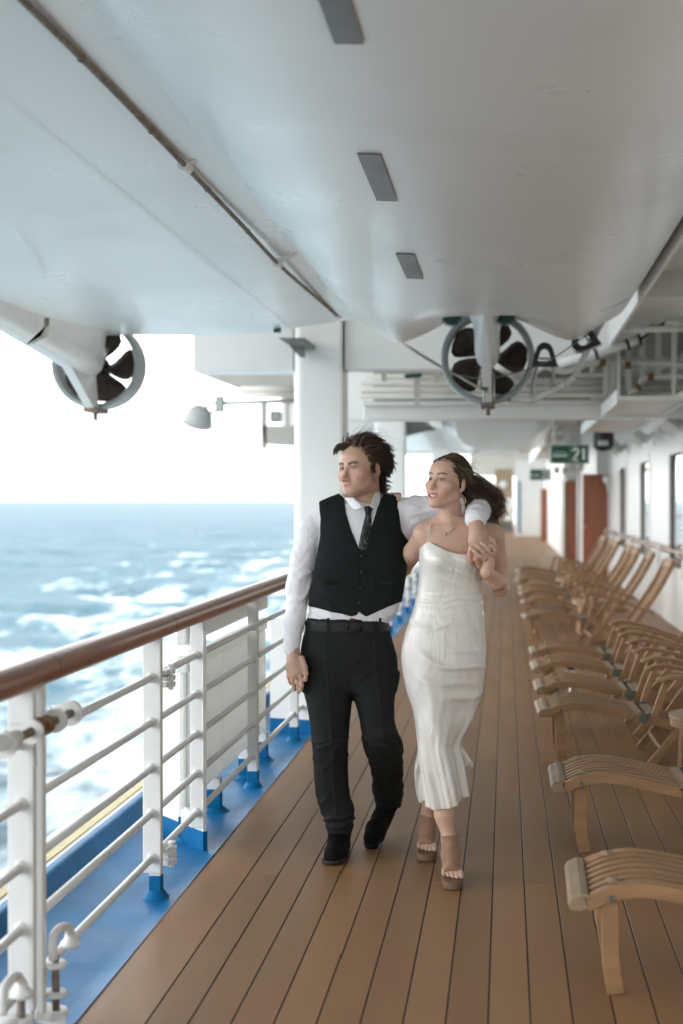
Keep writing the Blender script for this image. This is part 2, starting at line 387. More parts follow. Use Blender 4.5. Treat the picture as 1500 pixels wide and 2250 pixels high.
for c in rows:
    zc = (WZ0 + WZ1) / 2; f = MB(); rring(f, (c, zc), WW + .10, WZ1 - WZ0 + .10, .26, .12, WALL_X - .012, WALL_X + .14)
    win = f.build('window', 'white_paint', wall, smooth='auto')
    # corner infill behind the ring, gasket and pane
    g = MB(); rring(g, (c, zc), WW - .13, WZ1 - WZ0 - .13, .19, .03, WALL_X + .018, WALL_X + .04)
    g.build('gasket', 'gasket', win, smooth='auto')
    p = MB(); o = rrect(WW - .10, WZ1 - WZ0 - .10, .2); p.prism([(WALL_X + .034, c + a, zc + b) for a, b in o], (.012, 0, 0))
    p.build('pane', 'window_glass', win)
# handrail on the wall: wooden bar in white ring brackets
hr = thing('wall_handrail', (WALL_X, 20, .92), 'reddish wooden handrail on white brackets along the window wall', 'handrail')
MB().tube([(1.955, -6, .955), (1.955, 28.4, .955)], .024, 12).build('bar', 'rail_wood', hr, smooth=True)
for y in np.arange(-3.5, 28.5, 1.975):
    b = MB().tube([(WALL_X + .01, y, .93), (2.0, y, .90)] + [(1.955 + .045 * math.cos(a), y, .955 + .045 * math.sin(a)) for a in np.linspace(-1.2, -5.0, 12)], .011, 8)
    b.lathe([(.0, 0), (.035, 0), (.035, .012), (0, .012)], (WALL_X, y, .93), 12, Euler((0, R(-90), 0)).to_matrix())
    b.build('bracket', 'white_chipped', hr, smooth=True)

# ---- overhead between the wall and the boats
oh = thing('promenade_ceiling', (1.6, 5, 3.32), 'pale painted steel ceiling above the deck chairs along the wall', 'ceiling')
MB().bb(1.02, WALL_X + .3, -6, 60, 3.32, 3.5).build('plate', 'overhead_paint', oh)
for y in (-1, 3.2, 7.4, 11.2, 17.5, 20.5, 24, 28, 33, 39, 46): MB().bb(1.03, WALL_X, y, y + .06, 3.12, 3.32).build('beam', 'overhead_paint', oh)
MB().bb(.99, 1.018, -6, 60, 3.05, 3.5).build('fascia', 'white_paint', oh)
# =================================================================== TENDER BOATS OVERHEAD
def tender(Y0, label, full=True, bow=(.42, .75)):
    """twin-hulled boat hung over the deck; bow at Y0, sterns at Y0 + 13"""
    Y1 = Y0 + 13.0; XC1, XC2 = -.16, -3.1
    t = thing('tender_boat', (-1.6, Y1, 2.9), label, 'lifeboat', 'white twin hulled tenders hung in davits')
    def hull(xc, left, right, keel):
        # half profiles: list of (offset, z), from the keel outwards
        rowsP = []
        for y in list(np.linspace(Y0, Y0 + 4.5, 14)) + list(np.linspace(Y0 + 5, Y1 - 3.2, 10)) + list(np.linspace(Y1 - 3, Y1, 13)):
            s = (y - Y0) / 4.5; wsc = bow[0] + (1 - bow[0]) * math.sin(min(1, s) * math.pi / 2) if s < 1 else 1
            lift = bow[1] * max(0, 1 - s) ** 1.7
            st = max(0, min(1, (y - (Y1 - 1.5)) / 1.5)); st = st * st * (3 - 2 * st)     # 0 forward .. 1 at the stern
            row = []
            for side, prof in ((-1, left), (1, right)):
                pts = []
                for (d, z, dz) in prof: pts.append((xc + side * d * wsc, y, z + lift * (1 if z < 3.3 else .2) + dz * st))
                row.append(pts)
            rowsP.append(list(reversed(row[0])) + row[1][1:])
        P = np.array(rowsP)
        # round the profile by Catmull-Rom
        P2 = np.array([smoothpts(r, 5) for r in P])
        m = MB().grid(P2)
        n = P2.shape[1]
        m.add(P2[-1], [tuple(range(n))]); m.add(P2[0], [tuple(range(n - 1, -1, -1))])
        return m
    A = [(0, 2.80, .17), (.25, 2.805, .13), (.50, 2.82, .0), (.68, 2.845, -.07), (.86, 2.89, -.01), (1.02, 2.97, 0), (1.11, 3.10, 0), (1.15, 3.30, 0), (1.17, 3.8, 0), (1.17, 5.0, 0)]
    h1 = hull(XC1, A, A, 0).build('hull', 'hull_gel', t, smooth='auto')
    Bin = [(0, 2.80, .06), (.2, 2.80, .06), (.45, 2.805, .05), (.75, 2.82, .03), (1.1, 2.855, .0), (1.38, 2.882, 0), (1.44, 2.889, 0), (1.47, 2.895, 0), (1.55, 2.906, 0), (1.65, 2.92, 0), (1.75, 2.935, 0), (1.90, 2.955, 0), (2.02, 2.97, 0)]
    Bout = [(0, 2.80, .06), (.2, 2.80, .06), (.45, 2.81, .05), (.75, 2.85, .03), (.95, 2.93, 0), (1.1, 3.1, 0), (1.15, 3.4, 0), (1.17, 5.0, 0)]
    h2 = hull(XC2, Bout, Bin, 0).build('hull', 'hull_gel', t, smooth='auto')
    MB().bb(-3.6, .7, Y0 + 2.5, Y1 - .2, 4.2, 4.6).build('bridge_deck', 'hull_gel', t)
    for xc, zc, ls in () if not full else ((XC1 + .02, 2.655, .30), (XC2 - .13, 2.635, 1.0)):
        # bossing: the hull runs down into a round shaft fairing, with a thin strut under it
        sk = MB(); rows_ = []
        for y, zb, r_, wt in ((Y1 - 4.4, 2.80, .03, .10), (Y1 - 3.4, 2.755, .07, .24), (Y1 - 2.3, 2.69, .10, .32), (Y1 - 1.3, 2.61, .125, .34), (Y1 - .55, 2.545, .135, .30), (Y1 - .20, 2.53, .125, .24), (Y1 - .08, 2.56, .09, .16)):
            zb += zc - 2.655 + (.03 if ls < .5 else 0); y = Y1 + (y - Y1) * ls; r_ = r_ * (.68 if ls < .5 else 1); wt = wt * (.50 if ls < .5 else 1)
            row = [(xc - wt * .9, y, 2.95), (xc - wt * .62, y, 2.86), (xc - max(r_ * 1.05, wt * .36), y, max(zb + r_ * 1.3, 2.5 + .0))]
            row += [(xc - r_ * math.cos(a), y, zb + r_ - r_ * math.sin(a)) for a in np.linspace(.15, math.pi - .15, 9)]
            row += [(2 * xc - p[0], p[1], p[2]) for p in reversed(row[:3])]; rows_.append(row)
        sk.grid([smoothpts(r, 2) for r in rows_]); sk.add(rows_[-1], [tuple(range(len(rows_[-1])))])
        sk.build('bossing', 'hull_gel', t, smooth='auto')
        MB().prism([(xc - .035, Y1 - .75, zc - .09), (xc - .035, Y1 - .10, zc - .09), (xc - .035, Y1 - .02, zc - .36), (xc - .035, Y1 - .16, zc - .36)], (.07, 0, 0)).build('strut', 'hull_gel', t, bevel=.006)
        # nozzle ring
        nz = MB(); M = Euler((R(90), 0, 0)).to_matrix()
        nz.lathe([(.355, .14), (.362, .05), (.352, -.12), (.345, -.16), (.325, -.16), (.310, -.05), (.312, .10), (.335, .145), (.355, .14)], (xc, Y1 + .12, zc), 48, M)
        nozzle = nz.build('propeller_nozzle', 'nozzle_grey', t, smooth=True)
        # propeller: five broad blades and a hub
        hub = MB().lathe([(0, .13), (.04, .12), (.065, .05), (.07, -.04), (.05, -.10), (0, -.13)], (xc, Y1 + .14, zc), 18, M).build('hub', 'bronze_dark', nozzle, smooth=True)
        for k in range(5):
            a0 = R(90 + 36 + 72 * k + 10); rowsb = []
            for r_, half, sweep in ((.04, .25, 0), (.10, .44, .04), (.16, .54, .08), (.22, .56, .12), (.265, .51, .15), (.292, .38, .17), (.304, .16, .18)):
                rr_ = []
                for u in np.linspace(-1, 1, 7):
                    an = a0 + half * u * (.98 if r_ > .1 else 1) + sweep * 1.2
                    pitch = .10 * (1 - r_ / .5) * u
                    rr_.append((xc + r_ * math.cos(an), Y1 + .14 + pitch, zc + r_ * math.sin(an)))
                rowsb.append(rr_)
            MB().grid(rowsb).build('propeller_blade', 'bronze_dark', nozzle, smooth=True, solid=.012)
        MB().bb(xc - .055, xc + .055, Y1 - .16, Y1 + .20, zc - .39, zc - .352).build('rudder_shoe', 'rust_steel', t, bevel=.01)
        MB().cyl((xc - .0, Y1 + .0, zc - .45), (xc - .0, Y1 + .0, zc - .38), .02, 8).build('pintle', 'rust_steel', t)
    if not full: return t
    # grey plates in a row under the hull
    for (pa, pb, xs) in (((678, -60), (706, 97), 72), ((783, 342), (822, 443), 52), ((868, 561), (886, 614), 41)):
        q = []
        for (px, py) in (pa, pb): q.append(at(px, py, z=2.80))
        y0, y1 = q[0][1], q[1][1]; xa = q[0][0]; wd = abs(at(pa[0] + xs, pa[1], z=2.80)[0] - xa)
        rowsp = []
        for y in np.linspace(y0, y1, 6):
            rowsp.append([(xa + wd * u, y, 2.795 + .045 * min(1, abs(xa + wd * u - XC1) / .68) ** 2.2 - .004) for u in np.linspace(0, 1, 5)])
        MB().grid(rowsp).build('anode_plate', 'anode_grey', t, solid=.006)
    q = at(120, 10, z=2.93); MB().bb(-1.12, -1.075, 3.3, 4.5, 2.95, 2.965).build('anode_plate', 'anode_grey', t)
    # rubbing rod along the outboard bilge, in welded lugs
    pts = [at(*p, x=x_) for p, x_ in (((-60, -112), -1.32), ((50, 0), -1.315), ((230, 178), -1.31), ((410, 367), -1.305), ((525, 487), -1.295), ((612, 580), -1.285), ((680, 640), -1.275), ((742, 694), -1.26))]
    rod = MB().tube(smoothpts(pts, 5), .0115, 10).build('rubbing_rod', 'rust_steel', t, smooth=True)
    for i in (3, 5, 7):
        p = Vector(pts[i]); m = MB().tube([p + Vector((-.002, -.05, 0)), p + Vector((-.002, .03, 0))], .027, 12)
        m.beam(p + Vector((.01, -.012, .01)), p + Vector((.12, -.012, .075)), .05, .018)
        m.build('lug', 'white_chipped', t, bevel=.003)
    for i in range(26):
        u = i / 25; k = min(6, int(u * 7)); f = u * 7 - k; p = Vector(pts[k]).lerp(Vector(pts[k + 1]), f)
        if i % 3 == 0: MB().tube([p + Vector((0, -.004, 0)), p + Vector((0, .004, 0))], .0145, 10).build('rod_ring', 'rust_steel', t)
    # green strainer bowls under the stern
    for (px, py) in ((991, 708), (1109, 706)):
        c = at(px, py - 6, y=Y1 - .75); c = np.array([c[0], Y1 - .75, c[2]]); r_ = .072
        bowl = MB().lathe([(r_ * 1.05, .03), (r_ * 1.08, .015), (r_ * 1.0, .012)], c, 20).build('strainer', 'green_plastic', t, smooth='auto')
        for k in range(7):
            x = -r_ + 2 * r_ * (k + .5) / 7; hh = math.sqrt(max(0, r_ ** 2 - x ** 2))
            MB().tube([(c[0] + x, c[1] + hh * math.cos(a), c[2] + .012 - hh * .9 * math.sin(a)) for a in np.linspace(0, math.pi, 9)], .0055, 6).build('strainer_bar', 'green_plastic', bowl)
        MB().lathe([(0, -.045), (.045, -.03), (.06, .0), (.062, .015)], c, 16).build('strainer_core', 'black_rubber', bowl, smooth=True)
    # small fittings on the outboard hull: a fin with a clip, a green transducer
    p = at(100, 735, x=-2.75); f = MB().prism([(p[0], p[1] - .35, p[2] - .10), (p[0], p[1] - .10, p[2] - .03), (p[0], p[1] + .02, p[2] + .06), (p[0], p[1] - .03, p[2] - .0)], (.03, 0, 0)); f.build('fin', 'cream_paint', t)
    MB().cyl(p + np.array([.0, 0, .0]), p + np.array([.0, .03, .1]), .016, 8).build('clip', 'rust_steel', t)
    g = at(610, 725, z=2.87); MB().cyl(g + np.array([0, 0, -.02]), g + np.array([0, 0, .06]), .03, 12).build('transducer', 'green_plastic', t, smooth='auto')
    # aluminium tube guard beside the nozzle with two roller cheeks and lines
    Yg = Y1 + .05
    gp = [at(px, py, y=yy) for px, py, yy in ((1075, 872, Yg + .05), (1120, 876, Yg), (1168, 880, Yg), (1240, 845, Yg), (1262, 828, Yg), (1300, 745, Yg), (1340, 672, Yg - .1), (1358, 640, Yg - .2))]
    g = MB()
    for a, b in zip(gp[:-1], gp[1:]): g.beam(a, b, .05, .05, (0, 1, 0))
    g.build('guard_bar', 'galvanised', t, bevel=.006)
    def cheek(px, py, rot, s=1.0):
        c = Vector(at(px, py, y=Yg - .06)); M = Euler((0, rot, 0)).to_matrix(); out = []; inn = []
        def prof(w_, h_, top):
            pts = [(-w_, -h_), (w_, -h_), (w_ * .74, h_ * .3)] + [(w_ * .70 * math.cos(a), h_ * .3 + top * math.sin(a)) for a in np.linspace(.1, math.pi - .1, 9)] + [(-w_ * .74, h_ * .3)]
            return [M @ Vector((x * s, 0, z * s)) for x, z in pts]
        o = prof(.098, .085, .078); i_ = prof(.050, .040, .040)
        m = MB(); n = len(o)
        for yy in (0, -.012):
            m.add([c + p + Vector((0, yy, 0)) for p in o] + [c + p + Vector((0, yy, .0)) for p in i_], [(k, (k + 1) % n, n + (k + 1) % n, n + k) for k in range(n)])
        m.build('roller_cheek', 'black_rubber', t)
        sh = MB(); sh.add([c + p for p in o] + [c + p + Vector((0, .16, 0)) for p in o], [(k, (k + 1) % n, n + (k + 1) % n, n + k) for k in range(1, n)])
        sh.build('roller_shell', 'galvanised', t, smooth='auto')
        MB().cyl(c + M @ Vector((-.04 * s, .0, -.02 * s)), c + M @ Vector((.04 * s, .0, -.02 * s)), .009, 8).build('roller_pin', 'steel', t)
    cheek(1195, 782, 0); cheek(1283, 747, R(-125), 1.02)
    for (a, b) in (((1178, 806), (1165, 870)), ((1215, 806), (1212, 856))):
        MB().beam(at(*a, y=Yg - .02), at(*b, y=Yg), .022, .022).build('guard_post', 'galvanised', t)
    ln = lambda pts_, r_, nm, m_: MB().tube(smoothpts([at(px, py, y=yy) for px, py, yy in pts_], 5), r_, 6).build(nm, m_, t, smooth=True)
    ln([(884, 754, Y1 - .1), (960, 800, Yg - .35), (1052, 853, Yg - .4), (1075, 864, Yg - .3)], .008, 'line', 'rope')
    ln([(888, 758, Y1 - .1), (940, 792, Yg - .36), (1000, 822, Yg - .42), (1060, 832, Yg - .42), (1120, 822, Yg - .35), (1200, 795, Yg - .2), (1290, 735, Yg - .15)], .0045, 'line', 'cable_grey')
    ln([(1062, 838, Yg - .4), (1062, 890, Yg - .38)], .007, 'line', 'steel'); ln([(1083, 815, Yg - .4), (1085, 880, Yg - .38)], .008, 'line', 'steel')
    q = Vector(at(1061, 852, y=Yg - .41)); MB().tube([q + Vector((-.02, 0, .008)), q + Vector((.03, 0, -.006))], .016, 8).build('line_knot', 'green_plastic', t)
    return t
tender(-2.0, 'big white twin hulled tender overhead, with two ringed propellers at its near end')
tender(24.0, 'white tender further along the deck, its blunt hull hanging behind the green number sign', full=False, bow=(.60, -.40))

# =================================================================== DAVIT FRAMES
def davit(Y, label, first):
    d = thing('davit', (-1.8, Y, 0), label, 'davit', 'white davits that carry the tenders')
    col = MB(); n = 10
    # post with rounded outboard corner
    x0, x1, y0, y1 = -2.09, -1.615, Y, Y + .55; r_ = .09
    poly = [(x1, y0), (x1, y1), (x0, y1)] + [(x0 + r_ - r_ * math.cos(a), y0 + r_ - r_ * math.sin(a)) for a in np.linspace(0, math.pi / 2, 7)]
    col.prism([(x, y, -.05) for x, y in poly], (0, 0, 6.9)); col.build('post', 'white_paint', d, smooth='auto')
    # cross girder: one deep plate across the deck with a swept inboard foot
    P = [(-3.12, 2.845), (-2.095, 2.845)]
    g = MB().bb(-3.12, -2.095, Y + .05, Y + .45, 2.845, 4.9); g.build('outer_arm', 'white_paint', d, bevel=.01)
    px = [(754, 810), (900, 810), (1182, 812), (1215, 795), (1270, 780), (1330, 762), (1395, 742), (1420, 727), (1430, 705), (1436, 660), (1448, 622), (1475, 590), (1510, 545), (1510, 470), (1000, 470), (754, 470)]
    dy = Y - 14.0
    poly = [at(a, b, y=14.0) + np.array([0, dy + .06, 0]) for a, b in px]
    MB().prism(poly, (0, .34, 0)).build('inner_arm', 'white_paint', d, bevel=.008)
    k = [at(a, b, y=13.95) + np.array([0, dy, 0]) for a, b in ((1362, 640), (1378, 626), (1400, 668))]
    MB().prism(k, (0, .09, 0)).build('gusset', 'white_paint', d)
    if first:
        # rubber-faced landing bracket at the head of the post
        c = at(650, 762, y=13.8); m = MB().prism([at(a, b, y=13.62) for a, b in ((612, 742), (670, 742), (684, 752), (680, 760), (640, 760))], (0, .36, 0)); m.build('landing_pad', 'anode_grey', d)
        for s in (0, .16):
            MB().prism([at(a, b, y=13.7 + s) for a, b in ((636, 760), (668, 760), (672, 784), (662, 786))], (0, .02, 0)).build('landing_rib', 'anode_grey', d)
    return d
davit(14.0, 'tall white davit post with wide cross arm behind the man', True)
davit(22.6, 'white davit further along the deck, seen past the first post', False)
davit(40.0, 'farthest white davit, a small pale post beside the distant rail', False)

# =================================================================== PIPES, BEAMS AND TRAYS UNDER THE OVERHEAD
pr = thing('overhead_pipes', (0, 15.5, 2.9), 'rack of cream pipes and hangers crossing overhead beyond the propeller', 'pipes')
MB().bb(-1.6, WALL_X, 14.6, 23, 3.30, 3.36).build('ceiling_panel', 'recess_shade', pr); MB().bb(-1.6, 1.0, 17.2, 17.3, 2.62, 3.29).build('shade_backing', 'recess_shade', pr)  # painted dark for the recess shade; the upright panel is added to close it
for (ya, yb, z_, r_, x0, x1) in ((838, 838, 0, .035, -1.55, 2.0), (855, 855, 0, .04, -1.55, 2.0), (824, 824, 0, .03, -1.5, .3), (868, 868, 0, .033, -1.55, 1.9), (828, 822, 0, .03, .7, 2.0), (846, 846, 0, .028, .4, 2.0)):
    Yp = 15.2 + .35 * random.random(); za = at(1110, ya, y=Yp)[2]; zb = at(1110, yb, y=Yp)[2]
    MB().tube([(x0, Yp, za), (x1, Yp, zb)], r_, 10).build('pipe', 'pipe_paint', pr, smooth=True)
for (px, y0_, y1_) in ((842, 808, 838), (915, 806, 890), (958, 808, 842), (1120, 812, 850), (1330, 815, 872), (1345, 800, 900), (1380, 812, 860), (1410, 780, 845), (1445, 770, 830), (1480, 790, 850)):
    Yp = 15.0; a = at(px, y0_, y=Yp); b = at(px, y1_, y=Yp); MB().bb(a[0] - .03, a[0] + .03, Yp, Yp + .03, b[2], 3.3).build('hanger', 'pipe_paint', pr)
MB().tube(smoothpts([at(*p, y=14.7) for p in ((1192, 803), (1240, 816), (1300, 797), (1370, 795), (1500, 800))], 4), .032, 10).build('pipe', 'pipe_paint', pr, smooth=True)
MB().tube([at(*p, y=13.9) for p in ((1225, 800), (1300, 780), (1405, 745))], .045, 12).build('pipe', 'white_paint', pr, smooth=True)
for p in ((1308, 778), (1378, 757), (1404, 747)):
    c = Vector(at(*p, y=13.9)); MB().tube([c + Vector((-.012, 0, -.004)), c + Vector((.012, 0, .004))], .058, 14).build('pipe_clamp', 'black_rubber', pr)
MB().tube(smoothpts([at(*p, y=13.88) for p in ((1405, 746), (1440, 722), (1462, 706))], 4), .012, 6).build('cable', 'black_rubber', pr, smooth=True)
MB().tube([at(*p, y=13.88) for p in ((1460, 707), (1500, 707))], .035, 12).build('pipe', 'pipe_paint', pr, smooth=True)
MB().tube(smoothpts([at(*p, y=14.6) for p in ((1382, 868), (1400, 852), (1408, 838), (1425, 830), (1500, 826))], 5), .028, 10).build('pipe', 'pipe_paint', pr, smooth=True)
for p in ((1323, 797), (1378, 803), (1400, 850), (1428, 829)):
    c = Vector(at(*p, y=14.6)); MB().tube([c + Vector((-.03, 0, 0)), c + Vector((.03, 0, 0))], .038, 10).build('pipe_flange', 'rust', pr)
a = at(900, 812, y=15.0); MB().cyl(at(888, 827, y=14.9), at(925, 824, y=14.9), .022, 8).build('valve_lever', 'green_plastic', pr)
for p0, p1, Yq in (((1362, 725), (1500, 722), 13.4),): MB().tube([at(*p0, y=Yq), at(*p1, y=Yq)], .03, 10).build('pipe', 'pipe_paint', pr, smooth=True)
bm_ = thing('cross_beam', (0, 16, 2.48), 'long white beam crossing the deck overhead below the pipes', 'beam')
za, zb = at(1000, 882, y=16)[2], at(1000, 922, y=16)[2]
MB().bb(-1.6, WALL_X, 16, 16.35, zb, za - .05).build('web', 'white_paint', bm_, bevel=.01)
MB().bb(-1.6, WALL_X, 15.9, 16.45, za - .05, za).build('flange', 'white_paint', bm_, bevel=.006)
tr = thing('cable_tray', (1.3, 16, 2.5), 'wide pale tray panel hanging under the ceiling near the wall', 'tray')
MB().bb(1.06, 1.68, 13.7, 15.87, 2.50, 2.54).bb(1.06, 1.68, 16.48, 20.1, 2.50, 2.54).build('panel', 'overhead_paint', tr)
MB().bb(1.04, 1.06, 13.7, 15.87, 2.47, 2.60).bb(1.04, 1.06, 16.48, 20.1, 2.47, 2.60).build('lip', 'white_chipped', tr)
MB().bb(1.68, 1.70, 13.7, 15.87, 2.47, 2.60).bb(1.68, 1.70, 16.48, 20.1, 2.47, 2.60).build('lip', 'white_paint', tr)
for x in (1.1, 1.64):
    for y in (14.4, 19.5): MB().bb(x, x + .03, y, y + .03, 2.54, 3.32).build('hanger', 'pipe_paint', tr)

# ---- floodlights along the top of the wall
def flood(px, py, Y, label):
    p = Vector(at(px, py, y=Y)); t = thing('floodlight', p, label, 'floodlight', 'floodlights along the window wall'); M = Euler((R(30), R(35), 0)).to_matrix()
    MB().box(p, (.20, .26, .11), M).build('housing', 'lamp_white', t, bevel=.015)
    MB().box(p + M @ Vector((-.0, -.0, -.062)), (.17, .22, .012), M).build('lens', 'lamp_glass', t)
    MB().tube([p + M @ Vector((0, -.15, 0)), p + M @ Vector((.12, -.15, .06)), p + M @ Vector((.12, .15, .06)), p + M @ Vector((0, .15, 0))], .012, 6).build('yoke', 'lamp_white', t)
    MB().beam(p + M @ Vector((.12, 0, .06)), (WALL_X, p.y, p.z + .1), .03, .03).build('arm', 'lamp_white', t)
flood(1476, 932, 16.3, 'white floodlight nearest the camera, high on the window wall')
flood(1402, 962, 20.4, 'white floodlight second along the window wall, above the middle window')
flood(1352, 984, 25.2, 'white floodlight farthest along the window wall, just before the wooden doors')
# ---- round black lamp behind the sign
p = Vector(at(1325, 972, y=22.5)); t = thing('deck_lamp', p, 'black hooded lamp with a pale face hanging beside the green 21 sign', 'lamp')
MB().lathe([(0, .2), (.14, .18), (.16, .1), (.16, -.06), (.12, -.12), (0, -.14)], p, 18).build('hood', 'black_rubber', t, smooth=True)
MB().box(p + Vector((-.02, -.165, -.02)), (.16, .04, .08)).build('face', 'lamp_glass', t, bevel=.01)
MB().bb(p.x - .015, p.x + .015, p.y - .015, p.y + .015, p.z + .19, 3.32).build('stem', 'lamp_white', t)

# =================================================================== MUSTER SIGNS
SEG = {'1': [[(0.25, .78), (.55, 1), (.55, 0)]],
       '2': [[(.05, .74), (.12, .90), (.3, 1), (.55, 1), (.78, .9), (.85, .72), (.78, .55), (.5, .36), (.05, 0), (.9, 0)]],
       '3': [[(.05, .82), (.2, .96), (.45, 1), (.72, .93), (.8, .77), (.7, .6), (.4, .53), (.72, .46), (.86, .28), (.75, .08), (.45, 0), (.2, .03), (.05, .18)]]}
def sign(px0, px1, py0, py1, Y, digits, label):
    a = at(px0, py0, y=Y); b = at(px1, py1, y=Y); x0, x1, z1, z0 = a[0], b[0], a[2], b[2]; w_, h_ = x1 - x0, z1 - z0
    t = thing('muster_sign', ((x0 + x1) / 2, Y, z0), label, 'sign', 'green lifeboat station signs')
    MB().bb(x0, x1, Y, Y + .06, z0, z1).build('case', 'nozzle_grey', t, bevel=.008)
    xm = x0 + w_ * .5; e = .03 * w_
    MB().bb(x0 + e, xm - e * .3, Y - .006, Y, z0 + e, z1 - e).build('panel', 'sign_green', t)
    MB().bb(xm + e * .3, x1 - e, Y - .006, Y, z0 + e, z1 - e).build('panel', 'sign_green', t)
    m = MB(); dw = w_ * .165; dh = h_ * .60
    for i, ch in enumerate(digits):
        ox = xm + w_ * .075 + i * dw * 1.2; oz = z0 + h_ * .20
        for st in SEG[ch]:
            m.tube([(ox + u * dw, Y - .008, oz + v * dh) for u, v in st], .024 * w_ / .6, 6)
    m.build('number', 'sign_print', t)
    m = MB(); bx, bz = x0 + w_ * .25, z0 + h_ * .5; s = w_ * .20
    boat = [(-1, -.12), (-.85, -.30), (.85, -.30), (1, -.12), (-1, -.12)]
    m.tube([(bx + u * s, Y - .008, bz + v * s) for u, v in boat], .006 * w_ / .6, 5)
    m.tube([(bx + u * s, Y - .008, bz + v * s) for u, v in [(-.8, -.1), (-.66, .26), (.66, .26), (.8, -.1)]], .006 * w_ / .6, 5)
    m.tube([(bx + u * s, Y - .008, bz + v * s) for u, v in [(-.85, -.21), (.85, -.21)]], .007 * w_ / .6, 5)
    m.build('boat_symbol', 'sign_print', t)
    for x in (x0 + .08 * w_, x1 - .08 * w_): MB().bb(x - .012, x + .012, Y + .02, Y + .05, z1, 3.32).build('hanger', 'lamp_white', t)
sign(1208, 1293, 977, 1019, 22, '21', 'green hanging sign with a boat symbol and the number 21')
sign(1163, 1210, 1031, 1055, 40, '23', 'smaller distant green sign with a boat symbol and the number 23')

# =================================================================== FAR END OF THE DECK
def leaf(px0, px1, ptop, Y, label, yaw=0):
    a = at(px0, ptop, y=Y); b = at(px1, ptop, y=Y); t = thing('wooden_door', ((a[0] + b[0]) / 2, Y, 0), label, 'door', 'open wooden doors along the deck')
    d = MB().bb(a[0], b[0], Y, Y + .06, .03, a[2]).build('leaf', 'door_wood', t, bevel=.006)
    MB().bb(a[0] + .10, b[0] - .10, Y - .012, Y, 1.15, a[2] - .15).build('door_panel', 'door_wood', d, bevel=.006)
    MB().bb(a[0] + .10, b[0] - .10, Y - .012, Y, .2, 1.0).build('door_panel', 'door_wood', d, bevel=.006)
    MB().cyl((a[0] + .05, Y - .05, 1.02), (a[0] + .05, Y, 1.02), .025, 8).build('door_handle', 'steel', d)
leaf(1279, 1334, 1042, 29.0, 'wide red brown wooden door standing open at the end of the windows')
leaf(1238, 1266, 1057, 37.0, 'narrower red brown wooden door just beyond the wide open one')
leaf(1187, 1209, 1074, 54.0, 'farthest small red brown wooden door beside the white partition')
fw = thing('deckhouse_step', (1.8, 29, 0), 'white stepped wall sections around the wooden doors', 'wall')
a = at(1336, 1100, y=29.1)[0]
MB().bb(a, WALL_X + .3, 28.9, 29.3, 0, 3.32).build('wall_plate', 'white_paint', fw)
xa = at(1266, 1100, y=37.3)[0]; MB().bb(xa, WALL_X + .3, 29.3, 37.2, 0, 3.32).build('wall_plate', 'white_paint', fw)
MB().tube([(at(1270, 1100, y=30)[0], 30, 0), (at(1270, 1100, y=30)[0], 30, 3.3)], .045, 10).build('stanchion', 'white_paint', fw, smooth=True)
MB().bb(at(1236, 1100, y=38)[0] + .0, WALL_X + .3, 37.3, 38, 2.12, 3.32).bb(at(1240, 1100, y=38)[0], WALL_X + .3, 37.4, 54, 0, 3.32).build('wall_plate', 'white_paint', fw)
MB().bb(at(1212, 1100, y=54)[0], WALL_X + .3, 54, 63, 0, 3.32).build('wall_plate', 'white_paint', fw)
MB().bb(at(1236, 1100, y=36.9)[0] - .04, at(1236, 1100, y=36.9)[0], 36.9, 37.2, 0, 2.15).build('door_jamb', 'cream_paint', fw)
for (px, py, Y) in ((1222, 1033, 31), (1240, 1035, 30), (1256, 1030, 30), (1275, 1026, 29.5)):
    c = at(px, py, y=Y); MB().box(c, (.12, .2, .1), (.3, .2, 0)).build('junction_box', 'cream_paint', fw, bevel=.01)
c = at(1335, 1055, y=28.6); MB().lathe([(0, .1), (.09, .08), (.11, 0), (.07, -.07), (.03, -.1), (.03, -.22), (0, -.22)], c, 14).build('bulkhead_lamp', 'lamp_white', fw, smooth=True)
pt = thing('partition', (at(1160, 1180, z=0)[0], 63, 0), 'white partition with a blue vertical stripe at the far end of deck', 'partition')
x0, x1 = at(1131, 1100, y=63)[0], at(1190, 1100, y=63)[0]
MB().bb(x0, x1 + .1, 63, 63.3, 0, 3.32).build('panel', 'white_paint', pt)
MB().bb(at(1137, 1100, y=62.99)[0], at(1143, 1100, y=62.99)[0], 62.98, 63.0, .1, at(1140, 1057, y=63)[2]).build('stripe', 'blue_stripe', pt)
te = thing('stair_housing', (at(1105, 1180, z=0)[0], 72, 0), 'tan stair housing far along the deck with a round white lamp', 'deckhouse')
x0, x1 = at(1086, 1100, y=72)[0], at(1126, 1100, y=72)[0]
MB().bb(x0, x1, 72, 74, 0, at(1100, 1030, y=72)[2]).build('housing', 'tan_panel', te)
c = at(1105, 1065, y=71.95); MB().lathe([(0, .04), (.2, .03), (.22, 0)], c, 18, Euler((R(90), 0, 0)).to_matrix()).build('round_lamp', 'lamp_white', te, smooth=True)
c = at(1116, 1118, y=71.9); MB().bb(c[0] - .2, c[0] + .2, 71.8, 72, c[2] - .6, c[2] + .55).build('locker', 'white_paint', te, bevel=.02)
c = at(1125, 1122, y=71.7); MB().bb(c[0] - .07, c[0] + .07, 71.6, 71.75, c[2] - .12, c[2] + .14).build('life_ring_light', 'yellow_paint', te, bevel=.01)
MB().bb(-1.9, WALL_X + .3, 76, 76.4, 2.85, 6.75).build('upper_bulkhead', 'overhead_paint', te); MB().bb(x0 + .05, x1 - .05, 71.4, 71.95, .0, .45).build('plinth', 'anode_grey', te)

